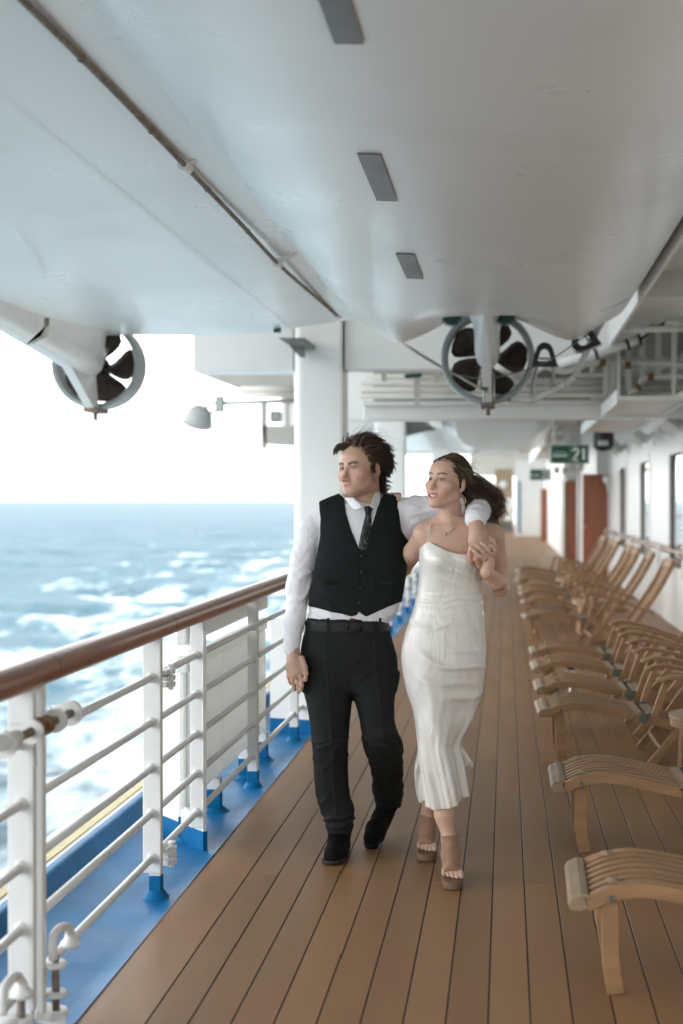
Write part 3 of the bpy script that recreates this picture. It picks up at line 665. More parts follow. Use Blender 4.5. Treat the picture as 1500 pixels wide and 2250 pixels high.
# ---- swivel floodlight outside the rail
Yf = 19.0; P_ = lambda px, py, dy=0: Vector(at(px, py, y=Yf + dy))
t = thing('boat_floodlight', P_(480, 890), 'pale swivel floodlight on a bent arm out over the sea', 'floodlight')
d_ = (P_(418, 935) - P_(440, 893)).normalized(); M = d_.to_track_quat('Z', 'Y').to_matrix()
c0 = P_(437, 917)
MB().lathe([(0, -.16), (.10, -.15), (.16, -.09), (.20, .02), (.215, .10), (.20, .10), (.18, .04), (0, .03)], c0, 20, Euler((R(200), R(18), 0)).to_matrix()).build('lamp_head', 'lamp_grey', t, smooth=True)
MB().tube(smoothpts([P_(441, 905, -.05), (P_(455, 893, -.05)), P_(482, 882)], 4), .022, 8).tube([P_(458, 915, .1), P_(470, 903, .1), P_(488, 895)], .022, 8).build('yoke', 'lamp_grey', t, smooth=True)
MB().bb(P_(474, 0).x, P_(492, 0).x, Yf - .06, Yf + .06, P_(480, 906).z, P_(480, 870).z).build('swivel_box', 'nozzle_grey', t, bevel=.01)
MB().tube([P_(492, 886), P_(650, 880)], .03, 8).build('arm', 'lamp_grey', t, smooth=True)
# ---- stowed gear platform hanging at the next davit
Yg2 = 22.3; Q_ = lambda px, py, dy=0: Vector(at(px, py, y=Yg2 + dy))
t = thing('launching_platform', Q_(610, 960), 'pale winch platform seen through the gap left of the white post', 'platform')
MB().prism([Q_(578, 935), Q_(645, 935), Q_(645, 978), Q_(582, 975)], (0, .6, 0)).build('apron', 'platform_grey', t)
MB().prism([Q_(574, 880), Q_(586, 880), Q_(586, 988), Q_(574, 985)], (0, .1, 0)).build('post', 'platform_grey', t)
MB().prism([Q_(628, 850), Q_(636, 850), Q_(636, 935), Q_(628, 935)], (0, .06, 0)).build('post', 'platform_grey', t)
for py in (855, 868): MB().tube([Q_(530, py), Q_(650, py)], .05, 10).build('pipe', 'pipe_paint', t, smooth=True)
MB().bb(Q_(590, 0).x, Q_(612, 0).x, Yg2 + .1, Yg2 + .4, Q_(0, 930).z, Q_(0, 905).z).build('winch', 'nozzle_grey', t, bevel=.02)
MB().prism([Q_(420, 815), Q_(640, 812), Q_(645, 862), Q_(545, 862)], (0, .2, 0)).build('bracket_plate', 'platform_grey', t)
# =================================================================== RAILING
RX = -1.363
RZ = [.160, .334, .510, .688, .862]
HZ = 1.052
rl = thing('railing', (RX, 8, 0), 'white steel railing with varnished wooden handrail beside the man', 'railing')
def hrail(y0, y1, parent, gap=.003):
    m = MB(); n = 20; P = []
    for y in np.linspace(y0 + gap, y1 - gap, max(3, int((y1 - y0) / .4))):
        P.append([(RX + .052 * math.copysign(abs(math.cos(a)) ** .85, math.cos(a)), y, HZ + .040 * math.copysign(abs(math.sin(a)) ** .9, math.sin(a)) - (.006 if math.sin(a) < 0 else 0)) for a in np.linspace(0, 2 * math.pi, n, endpoint=False)])
    m.grid(P, True); m.add(P[0], [tuple(range(n))]); m.add(P[-1], [tuple(range(n))])
    return m.build('handrail', 'rail_wood', parent, smooth='auto')
YA = at(60, 1700, x=RX)[1]; YB = at(336, 1600, x=RX)[1]; YC = at(557, 1600, x=RX)[1]
YS0 = at(98, 1470, x=RX)[1]; YS1 = at(362, 1372, x=RX)[1]
ybreaks = [-6, 1.2, YS0, YS1] + [YS1 + 4.4 * k for k in range(1, 14)]
def post(y, parent, z0=-.015, w=.055, d=.05, x=RX, blue=True):
    o = MB().bb(x - w / 2, x + w / 2, y - d / 2, y + d / 2, .075, HZ - .035).build('post', 'white_chipped', parent, bevel=.004)
    if blue:
        m = MB().bb(x - w / 2 - .002, x + w / 2 + .002, y - d / 2 - .002, y + d / 2 + .002, z0, .078)
        m.lathe([(.055, z0), (.048, -.004), (.040, .006), (.03, .02)], (x, y, 0), 14)
        m.build('foot', 'blue_paint', o, bevel=.004)
    return o
def rails(y0, y1, parent, zs=RZ, x=RX):
    for z in zs:
        m = MB().tube([(x, y0, z), (x, y1, z)], .0145, 10)
        for y, s in ((y0, 1), (y1, -1)): m.tube([(x, y, z), (x, y + s * .012, z), (x, y + s * .022, z)], [.021, .019, .0145], 10, cap=False)
        m.build('rail', 'white_chipped', parent, smooth=True)
# fixed run beyond the gate
post(YB + .055, rl, w=.045, d=.045)
fix = [YB + .055] + [YC + 1.52 * k for k in range(0, 36)]
for y in fix[1:]: post(y, rl)
mid = at(435, 1500, x=RX)[1]
MB().bb(RX - .03, RX + .03, mid - .02, mid + .02, .09, HZ - .035).build('post', 'white_chipped', rl, bevel=.004)
allp = [fix[0], mid] + fix[1:]
for a, b in zip(allp[:-1], allp[1:]): rails(a + .022, b - .022, rl)
for a, b in zip(ybreaks[2:-1], ybreaks[3:]): hrail(a, b, rl)
# gate leaves that swing for boarding
def gate(y0, y1, hy0, hy1, label):
    g = thing('railing_gate', (RX, (y0 + y1) / 2, .06), label, 'gate', 'hinged gate leaves in the ship railing')
    for y in (y0, y1): MB().bb(RX - .036, RX + .036, y - .016, y + .016, .10, HZ - .035).build('post', 'white_chipped', g, bevel=.004)
    rails(y0 + .016, y1 - .016, g)
    return g
g1 = gate(YA + .045, YB, YS0, YS1, 'white railing gate leaf between the rusty lock bar and hinges')
g2 = gate(YA - 1.6, YA - .035, -6, YS0, 'white railing gate leaf at the left edge of the picture')
for a, b, g in ((ybreaks[1], ybreaks[2], g2), ):
    hrail(a, b, g)
# tall bars of the two leaves at the meeting point reach down to the deck sockets
MB().bb(RX - .040, RX + .030, YA - .052, YA - .018, .05, HZ - .034).build('meeting_bar', 'white_chipped', g2, bevel=.004)
MB().bb(RX - .030, RX + .038, YA + .028, YA + .060, .05, HZ - .034).build('meeting_bar', 'white_chipped', g1, bevel=.004)
# hinges
def hinge(px, py, parent):
    c = Vector(at(px, py, x=RX + .02)); M = None
    for dz in (-.026, 0, .026):
        m = MB().lathe([(0, dz - .010), (.021, dz - .010), (.022, dz + .010), (0, dz + .010)], c + Vector((.012, .02, 0)), 14)
        m.box(c + Vector((-.01, .0, dz)), (.04, .06, .018)); m.build('hinge_knuckle', 'white_chipped', parent, bevel=.002)
    MB().lathe([(0, -.05), (.012, -.048), (.012, .046), (.016, .046), (.016, .054), (0, .055)], c + Vector((.012, .02, 0)), 10).build('hinge_pin', 'white_chipped', parent)
hinge(366, 1490, g1); hinge(369, 1880, g1)
# lock bar: steel rod through four white eyes
lb = thing('lock_bar', at(80, 1610, x=RX + .055), 'rusty steel lock bar through white eyes at the gate meeting', 'lock bar')
xr = RX + .060; pa = at(2, 1640, x=xr); pb = at(158, 1566, x=xr)
MB().tube([pa, pb], .0125, 12).build('rod', 'rust_steel', lb, smooth=True)
for u, m_, r_ in ((.04, 'white_chipped', .036), (.40, 'white_chipped', .034), (.60, 'rust', .026), (.74, 'white_chipped', .036), (.98, 'white_chipped', .038)):
    c = pa + (pb - pa) * u; dv = Vector(pb - pa).normalized() * .011
    o = MB(); M = dv.to_track_quat('Z', 'Y').to_matrix()
    o.lathe([(r_, -.009), (r_, .009), (r_ * .42, .010), (r_ * .38, 0), (r_ * .42, -.010), (r_, -.009)], c, 18, M); o.box(Vector(c) + Vector((-.035, 0, -.004)), (.05, .02, .05)); o.build('eye', m_, lb, smooth='auto')
c = at(76, 1640, x=xr); MB().tube([c, c + np.array([.004, 0, -.055])], .0045, 6).build('pin', 'steel', lb)
MB().tube([pa + np.array([0, -.05, .012]), pa + np.array([0, .12, .003])], .022, 12).build('sleeve', 'white_chipped', lb, smooth=True)
# drop bolts with bent handles
def drop_bolt(pts, rod, lugs, label):
    x_ = RX + .06; b = thing('drop_bolt', at(rod[0][0], rod[1][1], x=x_), label, 'bolt', 'drop bolts that pin the gate leaves to the deck')
    MB().tube(smoothpts([at(*p, x=x_) for p in pts], 5), .0135, 10).build('handle', 'white_chipped', b, smooth=True)
    MB().tube([at(*rod[0], x=x_), at(*rod[1], x=x_)], .0115, 10).build('rod', 'rust_steel', b, smooth=True)
    for p in lugs:
        c = Vector(at(*p, x=x_)); m = MB().lathe([(0, -.008), (.034, -.007), (.036, .0), (.030, .007), (0, .008)], c, 14); m.box(c + Vector((-.03, 0, 0)), (.06, .05, .014)); m.build('lug', 'white_chipped', b, smooth='auto')
    e = Vector(at(*pts[-1], x=x_)); MB().lathe([(0, -.03), (.010, -.025), (.030, -.012), (.032, -.004), (.020, .008), (.014, .03), (0, .03)], e, 14).build('knob', 'white_chipped', b, smooth=True)
drop_bolt([(118, 2108), (117, 2066), (128, 2043), (146, 2036), (154, 2048), (156, 2068)], ((122, 2100), (124, 2235)), ((122, 2118), (124, 2182), (126, 2222)), 'white bent handled drop bolt by the blue waterway, right of the gate post')
drop_bolt([(6, 2230), (8, 2180), (22, 2155), (40, 2146), (47, 2160), (48, 2178)], ((47, 2195), (47, 2300)), ((48, 2182), (12, 2240), (48, 2240)), 'white bent handled drop bolt in the bottom left corner')
MB().box(at(112, 2228, x=RX + .05), (.09, .16, .012), (0, .25, .3)).build('socket_plate', 'white_chipped', g1, bevel=.003)

# ---- stowed gangway rack against the outside of the rail
yk0, yk1 = at(452, 1860, z=.0)[1] + .02, at(612, 1650, x=RX)[1]
rk = thing('gangway_rack', (RX - .09, (yk0 + yk1) / 2, 0), 'white slatted gangway panel stowed outside the rail on blue feet', 'rack')
xk = RX - .075
for z0_, z1_, m_ in ((.90, 1.0, 'white_chipped'), (.775, .845, 'white_chipped')):
    MB().bb(xk - .03, xk + .012, yk0, yk1, z0_, z1_).build('top_board', 'panel_white', rk, bevel=.005)
nP = 5
for k in range(nP):
    a = yk0 + (yk1 - yk0) * k / nP; b = yk0 + (yk1 - yk0) * (k + 1) / nP
    MB().bb(xk - .02, xk - (.004 if k % 2 else .0), a + .004, b - .004, .16, .77).build('panel', 'panel_white', rk, bevel=.004)
for u in (.06, .34, .72, .97):
    y = yk0 + (yk1 - yk0) * u
    o = MB().bb(xk - .045, xk + .02, y - .03, y + .03, .10, .16).build('leg', 'white_chipped', rk, bevel=.003)
    m = MB().bb(xk - .047, xk + .022, y - .032, y + .032, -.015, .102); m.lathe([(.08, -.014), (.06, -.004), (.045, .01)], (xk - .01, y, 0), 12); m.build('foot', 'blue_paint', o, bevel=.003)
MB().tube([(xk + .03, yk0 - .02, .862), (xk + .05, yk0 + .10, .862)], .017, 10).build('stub_rail', 'white_chipped', rk, smooth=True)
MB().tube([(xk - .10, yk0 + .1, .985), (xk - .10, yk1 + .2, .985)], .045, 10).build('rolled_net', 'rope', rk, smooth=True)
pl = thing('bracket_plate', (RX - .1, yk0, 0), 'white diagonal steel bracket plate with blue foot behind the railing', 'bracket', 'white bracket plates with blue feet outside the railing')
def plate(p0, p1, zt0, zt1, parent):
    m = MB().prism([(*p0, .07), (*p1, .07), (*p1, zt1), (*p0, zt0)], (.012, .012, 0)); m.build('plate', 'white_paint', parent)
    m = MB().prism([(p0[0], p0[1] - .003, -.015), (p1[0], p1[1] - .003, -.015), (p1[0], p1[1] - .003, .075), (p0[0], p0[1] - .003, .075)], (.016, .018, 0)); m.build('foot', 'blue_paint', parent)
plate((RX + .03, yk0 - .06), (RX - .26, yk0 + .28), .97, .86, pl)
yy = at(650, 1605, z=0)[1]
pl2 = thing('bracket_plate', (RX - .1, yy, 0), 'small white bracket plate with blue foot just left of the dark trouser leg', 'bracket', 'white bracket plates with blue feet outside the railing')
plate((RX + .10, yy - .03), (RX - .22, yy + .05), .80, .74, pl2)

# =================================================================== STEAMER CHAIRS
def curve_bar(mb, pts, w, t, y):
    """bar of width w (along y) and thickness t following pts (x, z), centred at y"""
    p = smoothpts([(x, 0, z) for x, z in pts], 4); n = len(p); vs = []; fs = []
    for i, q in enumerate(p):
        d = p[min(i + 1, n - 1)] - p[max(i - 1, 0)]; d = d / np.linalg.norm(d); nx, nz = -d[2], d[0]
        for (sy, st) in ((-1, -1), (1, -1), (1, 1), (-1, 1)):
            vs.append((q[0] + nx * t / 2 * st, y + sy * w / 2, q[2] + nz * t / 2 * st))
    for i in range(n - 1):
        for j in range(4): fs.append((i * 4 + j, i * 4 + (j + 1) % 4, (i + 1) * 4 + (j + 1) % 4, (i + 1) * 4 + j))
    fs += [(3, 2, 1, 0), tuple((n - 1) * 4 + j for j in range(4))]
    mb.add(vs, fs); return mb
CW = .47                                             # width of the slatted bed
REST = [(.045, .300), (.12, .333), (.22, .350), (.36, .332), (.56, .292)]
SEAT = [(.66, .272), (.80, .232), (.98, .205), (1.20, .215)]
BACK = [(1.17, .235), (1.32, .44), (1.46, .655), (1.585, .90)]
def make_chair():
    c = thing('steamer_chair', (0, 0, 0), 'x', 'deck chair', 'teak steamer chairs in a row along the wall')
    sx = lambda z, pts: z
    ys_ = np.linspace(.035, CW - .035, 7)
    # leg rest
    cap = MB(); prof = [(.0, .262), (-.012, .285), (.0, .305), (.03, .318), (.055, .318), (.055, .268), (.03, .262)]
    cap.prism([(x, 0, z) for x, z in prof], (0, CW, 0)); cap.build('end_cap', 'teak_grey', c, bevel=.006)
    for y in ys_: curve_bar(MB(), [(x + .01, z) for x, z in REST], .030, .018, y).build('slat', 'teak', c)
    for y in (.011, CW - .011): curve_bar(MB(), [(x, z - .016) for x, z in REST], .022, .046, y).build('side_rail', 'teak', c, bevel=.003)
    MB().bb(.545, .60, .0, CW, .280, .303).build('crossbar', 'teak_grey', c, bevel=.004)
    MB().bb(.635, .69, .0, CW, .268, .290).build('crossbar', 'teak_grey', c, bevel=.004)
    for y in (.06, CW - .06):
        MB().lathe([(0, .012), (.018, .008), (.024, 0)], (.13, y, .347), 10).build('bolt_cap', 'teak_grey', c, smooth=True)
    for y in (-.001, CW + .001): MB().cyl((.125, y - .006, .308), (.125, y + .006, .308), .010, 8).build('bolt', 'verdigris', c)
    # seat
    for y in ys_: curve_bar(MB(), SEAT, .030, .018, y).build('slat', 'teak', c)
    for y in (-.016, CW + .016):
        s = curve_bar(MB(), [(x, z - .014) for x, z in [(.56, .285)] + SEAT + [(1.26, .225)]], .024, .050, y).build('side_rail', 'teak', c, bevel=.003)
        h = MB(); h.cyl((.605, y - .014, .272), (.605, y + .014, .272), .030, 14); h.bb(.605, .68, y - .0135, y + .0135, .285, .30); h.build('hinge', 'verdigris', s, smooth='auto')
    MB().bb(1.17, 1.22, -.0, CW, .19, .213).build('crossbar', 'teak', c, bevel=.004)
    # back
    for y in ys_[1:-1]: curve_bar(MB(), [(x + .012, z) for x, z in BACK[:-1]] + [(1.565, .86)], .034, .016, y).build('slat', 'teak', c)
    for y in (.014, CW - .014): curve_bar(MB(), BACK, .030, .052, y).build('back_rail', 'teak', c, bevel=.003)
    curve_bar(MB(), [(1.545, .825), (1.575, .885), (1.592, .92)], CW - .05, .024, CW / 2).build('head_rail', 'teak', c, bevel=.006)
    # arms, broad and rounded at the front
    for y in (-.05, CW + .05):
        A = [(.70, .500), (.78, .520), (.95, .492), (1.15, .425), (1.36, .350)]
        a = curve_bar(MB(), A, .062, .024, y); a.cyl((.705, y, .489), (.705, y, .513), .031, 14)
        a.build('arm', 'teak', c, bevel=.006)
    # legs: a curved leg under the rest, crossed legs under the seat
    for y in (.032, CW - .032): curve_bar(MB(), [(.118, .31), (.122, .21), (.124, .10), (.140, .0)], .024, .055, y).build('leg', 'teak', c, bevel=.004)
    MB().bb(.118, .150, .04, CW - .04, .095, .125).build('stretcher', 'teak', c)
    for y in (-.045, CW + .045):
        curve_bar(MB(), [(.64, .0), (.80, .20), (.96, .42), (1.00, .475)], .022, .046, y).build('leg', 'teak', c, bevel=.004)
    for y in (-.016, CW + .016):
        curve_bar(MB(), [(1.14, .0), (.98, .11), (.80, .21)], .022, .046, y).build('leg', 'teak', c, bevel=.004)
    for y in (-.04, CW + .04):
        curve_bar(MB(), [(.745, .505), (.70, .39), (.665, .28)], .020, .040, y).build('arm_post', 'teak', c, bevel=.003)
    MB().bb(.70, .735, -.03, CW + .03, .085, .115).build('stretcher', 'teak', c)
    MB().bb(1.09, 1.125, .0, CW, .02, .045).build('stretcher', 'teak', c)
    return c
chair = make_chair()
chairs = [(4.50, .205, -1, 'nearest teak steamer chair, cut off by the bottom right edge'),
          (6.31, .208, 0, 'second nearest teak steamer chair, its curved leg rest beside the small table'),
          (8.50, .200, 1.5, 'third teak steamer chair from the camera, just behind the nearest small table'),
          (9.52, .205, 1.0, 'fourth teak steamer chair from the camera, nearer side of the wine glasses'),
          (10.70, .210, 2.0, 'fifth teak steamer chair from the camera, farther side of the wine glasses'),
          (11.80, .212, 1.0, 'sixth teak steamer chair from the camera, last before the open gap'),
          (15.4, .215, 5.0, 'seventh teak steamer chair, first one beyond the open gap in the row'),
          (17.6, .220, 3.5, 'eighth teak steamer chair, right behind the middle small table'),
          (19.3, .222, 6.0, 'ninth teak steamer chair from the camera, second one past the middle small table'),
          (20.4, .212, 4.0, 'tenth teak steamer chair, last one before the farthest small table'),
          (22.5, .196, 6.5, 'eleventh teak steamer chair, beyond the farthest small table'),
          (23.9, .225, 5.0, 'twelfth teak steamer chair, last but one before the wooden doors'),
          (25.6, .240, 9.0, 'farthest teak steamer chair of the row, nearest the wooden doors')]
for i, (y, x, a, lab) in enumerate(chairs):
    o = chair if i == 0 else copy_tree(chair)
    o.location = (x, y, 0); o.rotation_euler = (0, 0, R(a)); o['label'] = lab
# ---- small round tables between them
def make_table():
    t = thing('side_table', (0, 0, 0), 'x', 'side table', 'small teak tables between the chairs')
    r_ = .25; n = 5
    for k in range(n):
        y0 = -r_ + 2 * r_ * k / n + .003; y1 = -r_ + 2 * r_ * (k + 1) / n - .003; poly = []
        top = [(-math.sqrt(max(0, r_**2 - y * y)), y) for y in np.linspace(y0, y1, 6)]; poly = top + [(-x, y) for x, y in reversed(top)]
        MB().prism([(x, y, .375) for x, y in poly], (0, 0, .022)).build('top_slat', 'teak_grey', t, bevel=.003)
    MB().lathe([(r_ - .005, .335), (r_ - .005, .374), (r_ - .03, .374), (r_ - .03, .335), (r_ - .005, .335)], (0, 0, 0), 24).build('rim', 'teak', t, smooth='auto')
    for sx in (-1, 1):
        for sy in (-1, 1): MB().beam((sx * .15, sy * .15, .37), (sx * .165, sy * .165, 0), .045, .03).build('leg', 'teak', t, bevel=.003)
    for sy in (-1, 1): MB().bb(-.15, .15, sy * .155 - .01, sy * .155 + .01, .10, .135).build('stretcher', 'teak', t)
    return t
tb = make_table()
for i, (x, y, lab) in enumerate(((1.13, 7.85, 'nearest small round teak table, at the right edge between two chairs'), (1.02, 16.9, 'small round teak table in the middle of the chair row'), (1.00, 21.6, 'farthest small round teak table, among the distant chairs'))):
    o = tb if i == 0 else copy_tree(tb)
    o.location = (x, y, 0); o['label'] = lab
# ---- wine glasses left standing on the deck
m = bpy.data.materials.new('clear_glass'); m.use_nodes = True; b = m.node_tree.nodes['Principled BSDF']; b.inputs['Transmission Weight'].default_value = 1; b.inputs['Roughness'].default_value = .02; b.inputs['Base Color'].default_value = (.95, .97, .97, 1); MATS['clear_glass'] = m
def glass(p, label):
    t = thing('wine_glass', p, label, 'wine glass', 'empty wine glasses on the deck')
    p = Vector(p)
    MB().lathe([(0, .002), (.036, .0), (.036, .003), (.010, .008), (.0045, .02), (.0042, .10), (.008, .112)], p, 18).build('stem', 'clear_glass', t, smooth=True)
    MB().lathe([(.004, .112), (.022, .122), (.036, .145), (.040, .170), (.036, .205), (.034, .205), (.038, .170), (.034, .147), (.020, .125), (.0, .117)], p, 18).build('bowl', 'clear_glass', t, smooth=True)
q = at(1251, 1522, z=0); glass(q, 'empty wine glass standing on the deck under the chair leg rests')
q = at(1277, 1500, z=0); glass(q, 'second empty wine glass, to the right and a little behind the other')
# =================================================================== BODY MODELLING: distance fields turned into one skin each
D0 = 6.15
def pf(px, py, v=0.0):
    """photo pixel at depth D0+v -> figure frame (right, away from camera, up)"""
    k = (D0 + v) / F_PX; return np.array([(px - 750) * k, v, (1125 - py) * k])
def pf_world(P):
    P = np.asarray(P, float); C = np.stack([P[..., 0], P[..., 2], -(D0 + P[..., 1])], -1)
    return C @ CAM_R.T + CAM_P
def world_pf(W):
    C = (np.asarray(W, float) - CAM_P) @ CAM_R; return np.stack([C[..., 0], -C[..., 2] - D0, C[..., 1]], -1)
def to_px(P): k = F_PX / (D0 + P[:, 1]); return 750 + P[:, 0] * k, 1125 - P[:, 2] * k
f32 = np.float32
def smin(a, b, k):
    if k <= 0: return np.minimum(a, b)
    h = np.clip(.5 + .5 * (b - a) / k, 0, 1); return b + (a - b) * h - k * h * (1 - h)
def smax(a, b, k): return -smin(-a, -b, k)
class Fld:
    """ordered list of smooth unions (+) and cuts (-)"""
    def __init__(s): s.ops = []
    def add(s, fn, lo, hi, k=.0, sub=False): s.ops.append((fn, np.array(lo, float) - max(k, .02) * 1.3, np.array(hi, float) + max(k, .02) * 1.3, k, sub)); return s
    def cone(s, a, b, ra, rb, k=.015, sub=False):
        a = np.array(a, float); b = np.array(b, float); ab = b - a; L2 = max(1e-9, ab @ ab); r_ = max(ra, rb)
        a_, ab_ = a.astype(f32), ab.astype(f32)
        def fn(P):
            t = np.clip((P - a_) @ ab_ / f32(L2), 0, 1); return np.linalg.norm(P - a_ - t[:, None] * ab_, axis=1) - (ra + (rb - ra) * t)
        return s.add(fn, np.minimum(a, b) - r_, np.maximum(a, b) + r_, k, sub)
    def chain(s, pts, rs, k=.012, sub=False):
        for i in range(len(pts) - 1): s.cone(pts[i], pts[i + 1], rs[i], rs[i + 1], k, sub)
        return s
    def ell(s, c, r, k=.012, M=None, sub=False):
        c = np.array(c, f32); r = np.array(r, f32); R_ = None if M is None else np.array(M, f32)
        def fn(P):
            q = P - c
            if R_ is not None: q = q @ R_
            k0 = np.linalg.norm(q / r, axis=1); k1 = np.linalg.norm(q / (r * r), axis=1); return k0 * (k0 - 1) / np.maximum(k1, 1e-6)
        m = r if R_ is None else np.full(3, r.max()); return s.add(fn, c - m, c + m, k, sub)
    def loft(s, rows, v, k=.02, n=2.4, sub=False, caps=True):
        """rows: (py, px left, px right, half depth front, half depth back[, v]) from the photo's outline, top to bottom"""
        A = []
        for r_ in rows:
            vv = r_[5] if len(r_) > 5 else v; a = pf(r_[1], r_[0], vv); b = pf(r_[2], r_[0], vv); A.append((a[2], (a[0] + b[0]) / 2, (b[0] - a[0]) / 2, r_[3], r_[4], vv))
        A = np.array(A)[::-1]
        B = np.array(smoothpts6(A, 6)); ws = B[:, 0]
        lo = (B[:, 1] - B[:, 2]).min(), (B[:, 5] - B[:, 3]).min(), ws[0]; hi = (B[:, 1] + B[:, 2]).max(), (B[:, 5] + B[:, 4]).max(), ws[-1]
        def fn(P):
            w = P[:, 2]; cu = np.interp(w, ws, B[:, 1]); a = np.interp(w, ws, B[:, 2]); bf = np.interp(w, ws, B[:, 3]); bb = np.interp(w, ws, B[:, 4]); cv = np.interp(w, ws, B[:, 5])
            dv = P[:, 1] - cv; b = np.where(dv < 0, bf, bb)
            q = (np.abs((P[:, 0] - cu) / a) ** n + np.abs(dv / b) ** n) ** (1 / n)
            d = (q - 1) * np.minimum(a, b)
            if caps: d = np.maximum(d, np.maximum(w - ws[-1], ws[0] - w))
            return d.astype(f32)
        return s.add(fn, lo, hi, k, sub)
    def __call__(s, P, lo=None, hi=None):
        d = np.full(len(P), 1.0, f32)
        for fn, a, b, k, sub in s.ops:
            if lo is not None and (np.any(a > hi) or np.any(b < lo)): continue
            e = fn(P).astype(f32); d = smax(d, -e, k) if sub else smin(d, e, k)
        return d
def smoothpts6(A, n):
    A = [np.array(a, float) for a in A]; P = [2 * A[0] - A[1]] + A + [2 * A[-1] - A[-2]]; out = []
    for i in range(1, len(P) - 2):
        for k in range(n):
            t = k / n; c = .5 * ((2 * P[i]) + (-P[i-1] + P[i+1]) * t + (2*P[i-1] - 5*P[i] + 4*P[i+1] - P[i+2]) * t*t + (-P[i-1] + 3*P[i] - 3*P[i+1] + P[i+2]) * t**3)
            c[0] = P[i][0] + (P[i+1][0] - P[i][0]) * t; out.append(c)
    out.append(P[-2]); return out
def extract(fld, lo, hi, h, smooth=1):
    lo = np.array(lo, float); hi = np.array(hi, float); n = np.ceil((hi - lo) / h).astype(int) + 1; B = 20
    S = np.full(tuple(n), 1.0, f32); ax = [lo[i] + h * np.arange(n[i]) for i in range(3)]; rad = h * B * .5 * 1.74
    for i in range(0, n[0], B):
        for j in range(0, n[1], B):
            for k in range(0, n[2], B):
                xs, ys_, zs = ax[0][i:i + B], ax[1][j:j + B], ax[2][k:k + B]
                blo = np.array([xs[0], ys_[0], zs[0]]); bhi = np.array([xs[-1], ys_[-1], zs[-1]])
                if not any(np.all(a <= bhi) and np.all(b >= blo) for fn, a, b, kk, sub in fld.ops if not sub): continue
                c = ((blo + bhi) / 2)[None].astype(f32); dc = fld(c, blo - rad, bhi + rad)[0]
                if abs(dc) > rad * 2.2: S[i:i + B, j:j + B, k:k + B] = np.sign(dc); continue
                G = np.stack(np.meshgrid(xs, ys_, zs, indexing='ij'), -1).reshape(-1, 3).astype(f32)
                S[i:i + B, j:j + B, k:k + B] = fld(G, blo - rad, bhi + rad).reshape(len(xs), len(ys_), len(zs))
    neg = S < 0; cnt = np.zeros(tuple(n - 1), np.uint8)
    sl = lambda o, d: slice(o, d - 1 + o)
    corners = [(a, b, c) for a in (0, 1) for b in (0, 1) for c in (0, 1)]
    for a, b, c in corners: cnt += neg[sl(a, n[0]), sl(b, n[1]), sl(c, n[2])]
    I = np.argwhere((cnt > 0) & (cnt < 8)); vid = np.full(tuple(n - 1), -1, np.int32); vid[tuple(I.T)] = np.arange(len(I))
    val = np.stack([S[I[:, 0] + a, I[:, 1] + b, I[:, 2] + c] for a, b, c in corners], 1); C = np.array(corners, float)
    acc = np.zeros((len(I), 3)); num = np.zeros(len(I))
    for a in range(8):
        for b in range(a + 1, 8):
            if np.abs(C[a] - C[b]).sum() != 1: continue
            m = (val[:, a] < 0) != (val[:, b] < 0); t = val[m, a] / (val[m, a] - val[m, b]); acc[m] += C[a] + t[:, None] * (C[b] - C[a]); num[m] += 1
    V = (I + acc / num[:, None]) * h + lo; F = []
    for axn in range(3):
        o1, o2 = [(1, 2), (2, 0), (0, 1)][axn]; s0 = [slice(None)] * 3; s1 = [slice(None)] * 3; s0[axn] = slice(0, -1); s1[axn] = slice(1, None)
        E = np.argwhere(neg[tuple(s0)] != neg[tuple(s1)]); E = E[(E[:, o1] > 0) & (E[:, o2] > 0) & (E[:, o1] < n[o1] - 1) & (E[:, o2] < n[o2] - 1)]
        st = neg[tuple(E.T)]; q = []
        for d1, d2 in ((-1, -1), (0, -1), (0, 0), (-1, 0)):
            e = E.copy(); e[:, o1] += d1; e[:, o2] += d2; q.append(vid[tuple(e.T)])
        q = np.stack(q, 1); q[~st] = q[~st][:, ::-1]; F.append(q)
    F = np.concatenate(F); F = F[(F >= 0).all(1)]
    for _ in range(smooth):
        s_ = np.zeros_like(V); c_ = np.zeros(len(V))
        for a, b in ((0, 1), (1, 2), (2, 3), (3, 0)):
            np.add.at(s_, F[:, a], V[F[:, b]]); np.add.at(c_, F[:, a], 1); np.add.at(s_, F[:, b], V[F[:, a]]); np.add.at(c_, F[:, b], 1)
        V = V * .5 + .5 * s_ / np.maximum(c_, 1)[:, None]
    return V, F
def normals(V, F):
    a = np.cross(V[F[:, 2]] - V[F[:, 0]], V[F[:, 3]] - V[F[:, 1]]); N = np.zeros_like(V)
    for i in range(4): np.add.at(N, F[:, i], a)
    return N / np.maximum(np.linalg.norm(N, axis=1), 1e-12)[:, None]
def join(parts):
    Vs, Fs, o = [], [], 0
    for V, F in parts: Vs.append(V); Fs.append(F + o); o += len(V)
    return np.concatenate(Vs), np.concatenate(Fs)
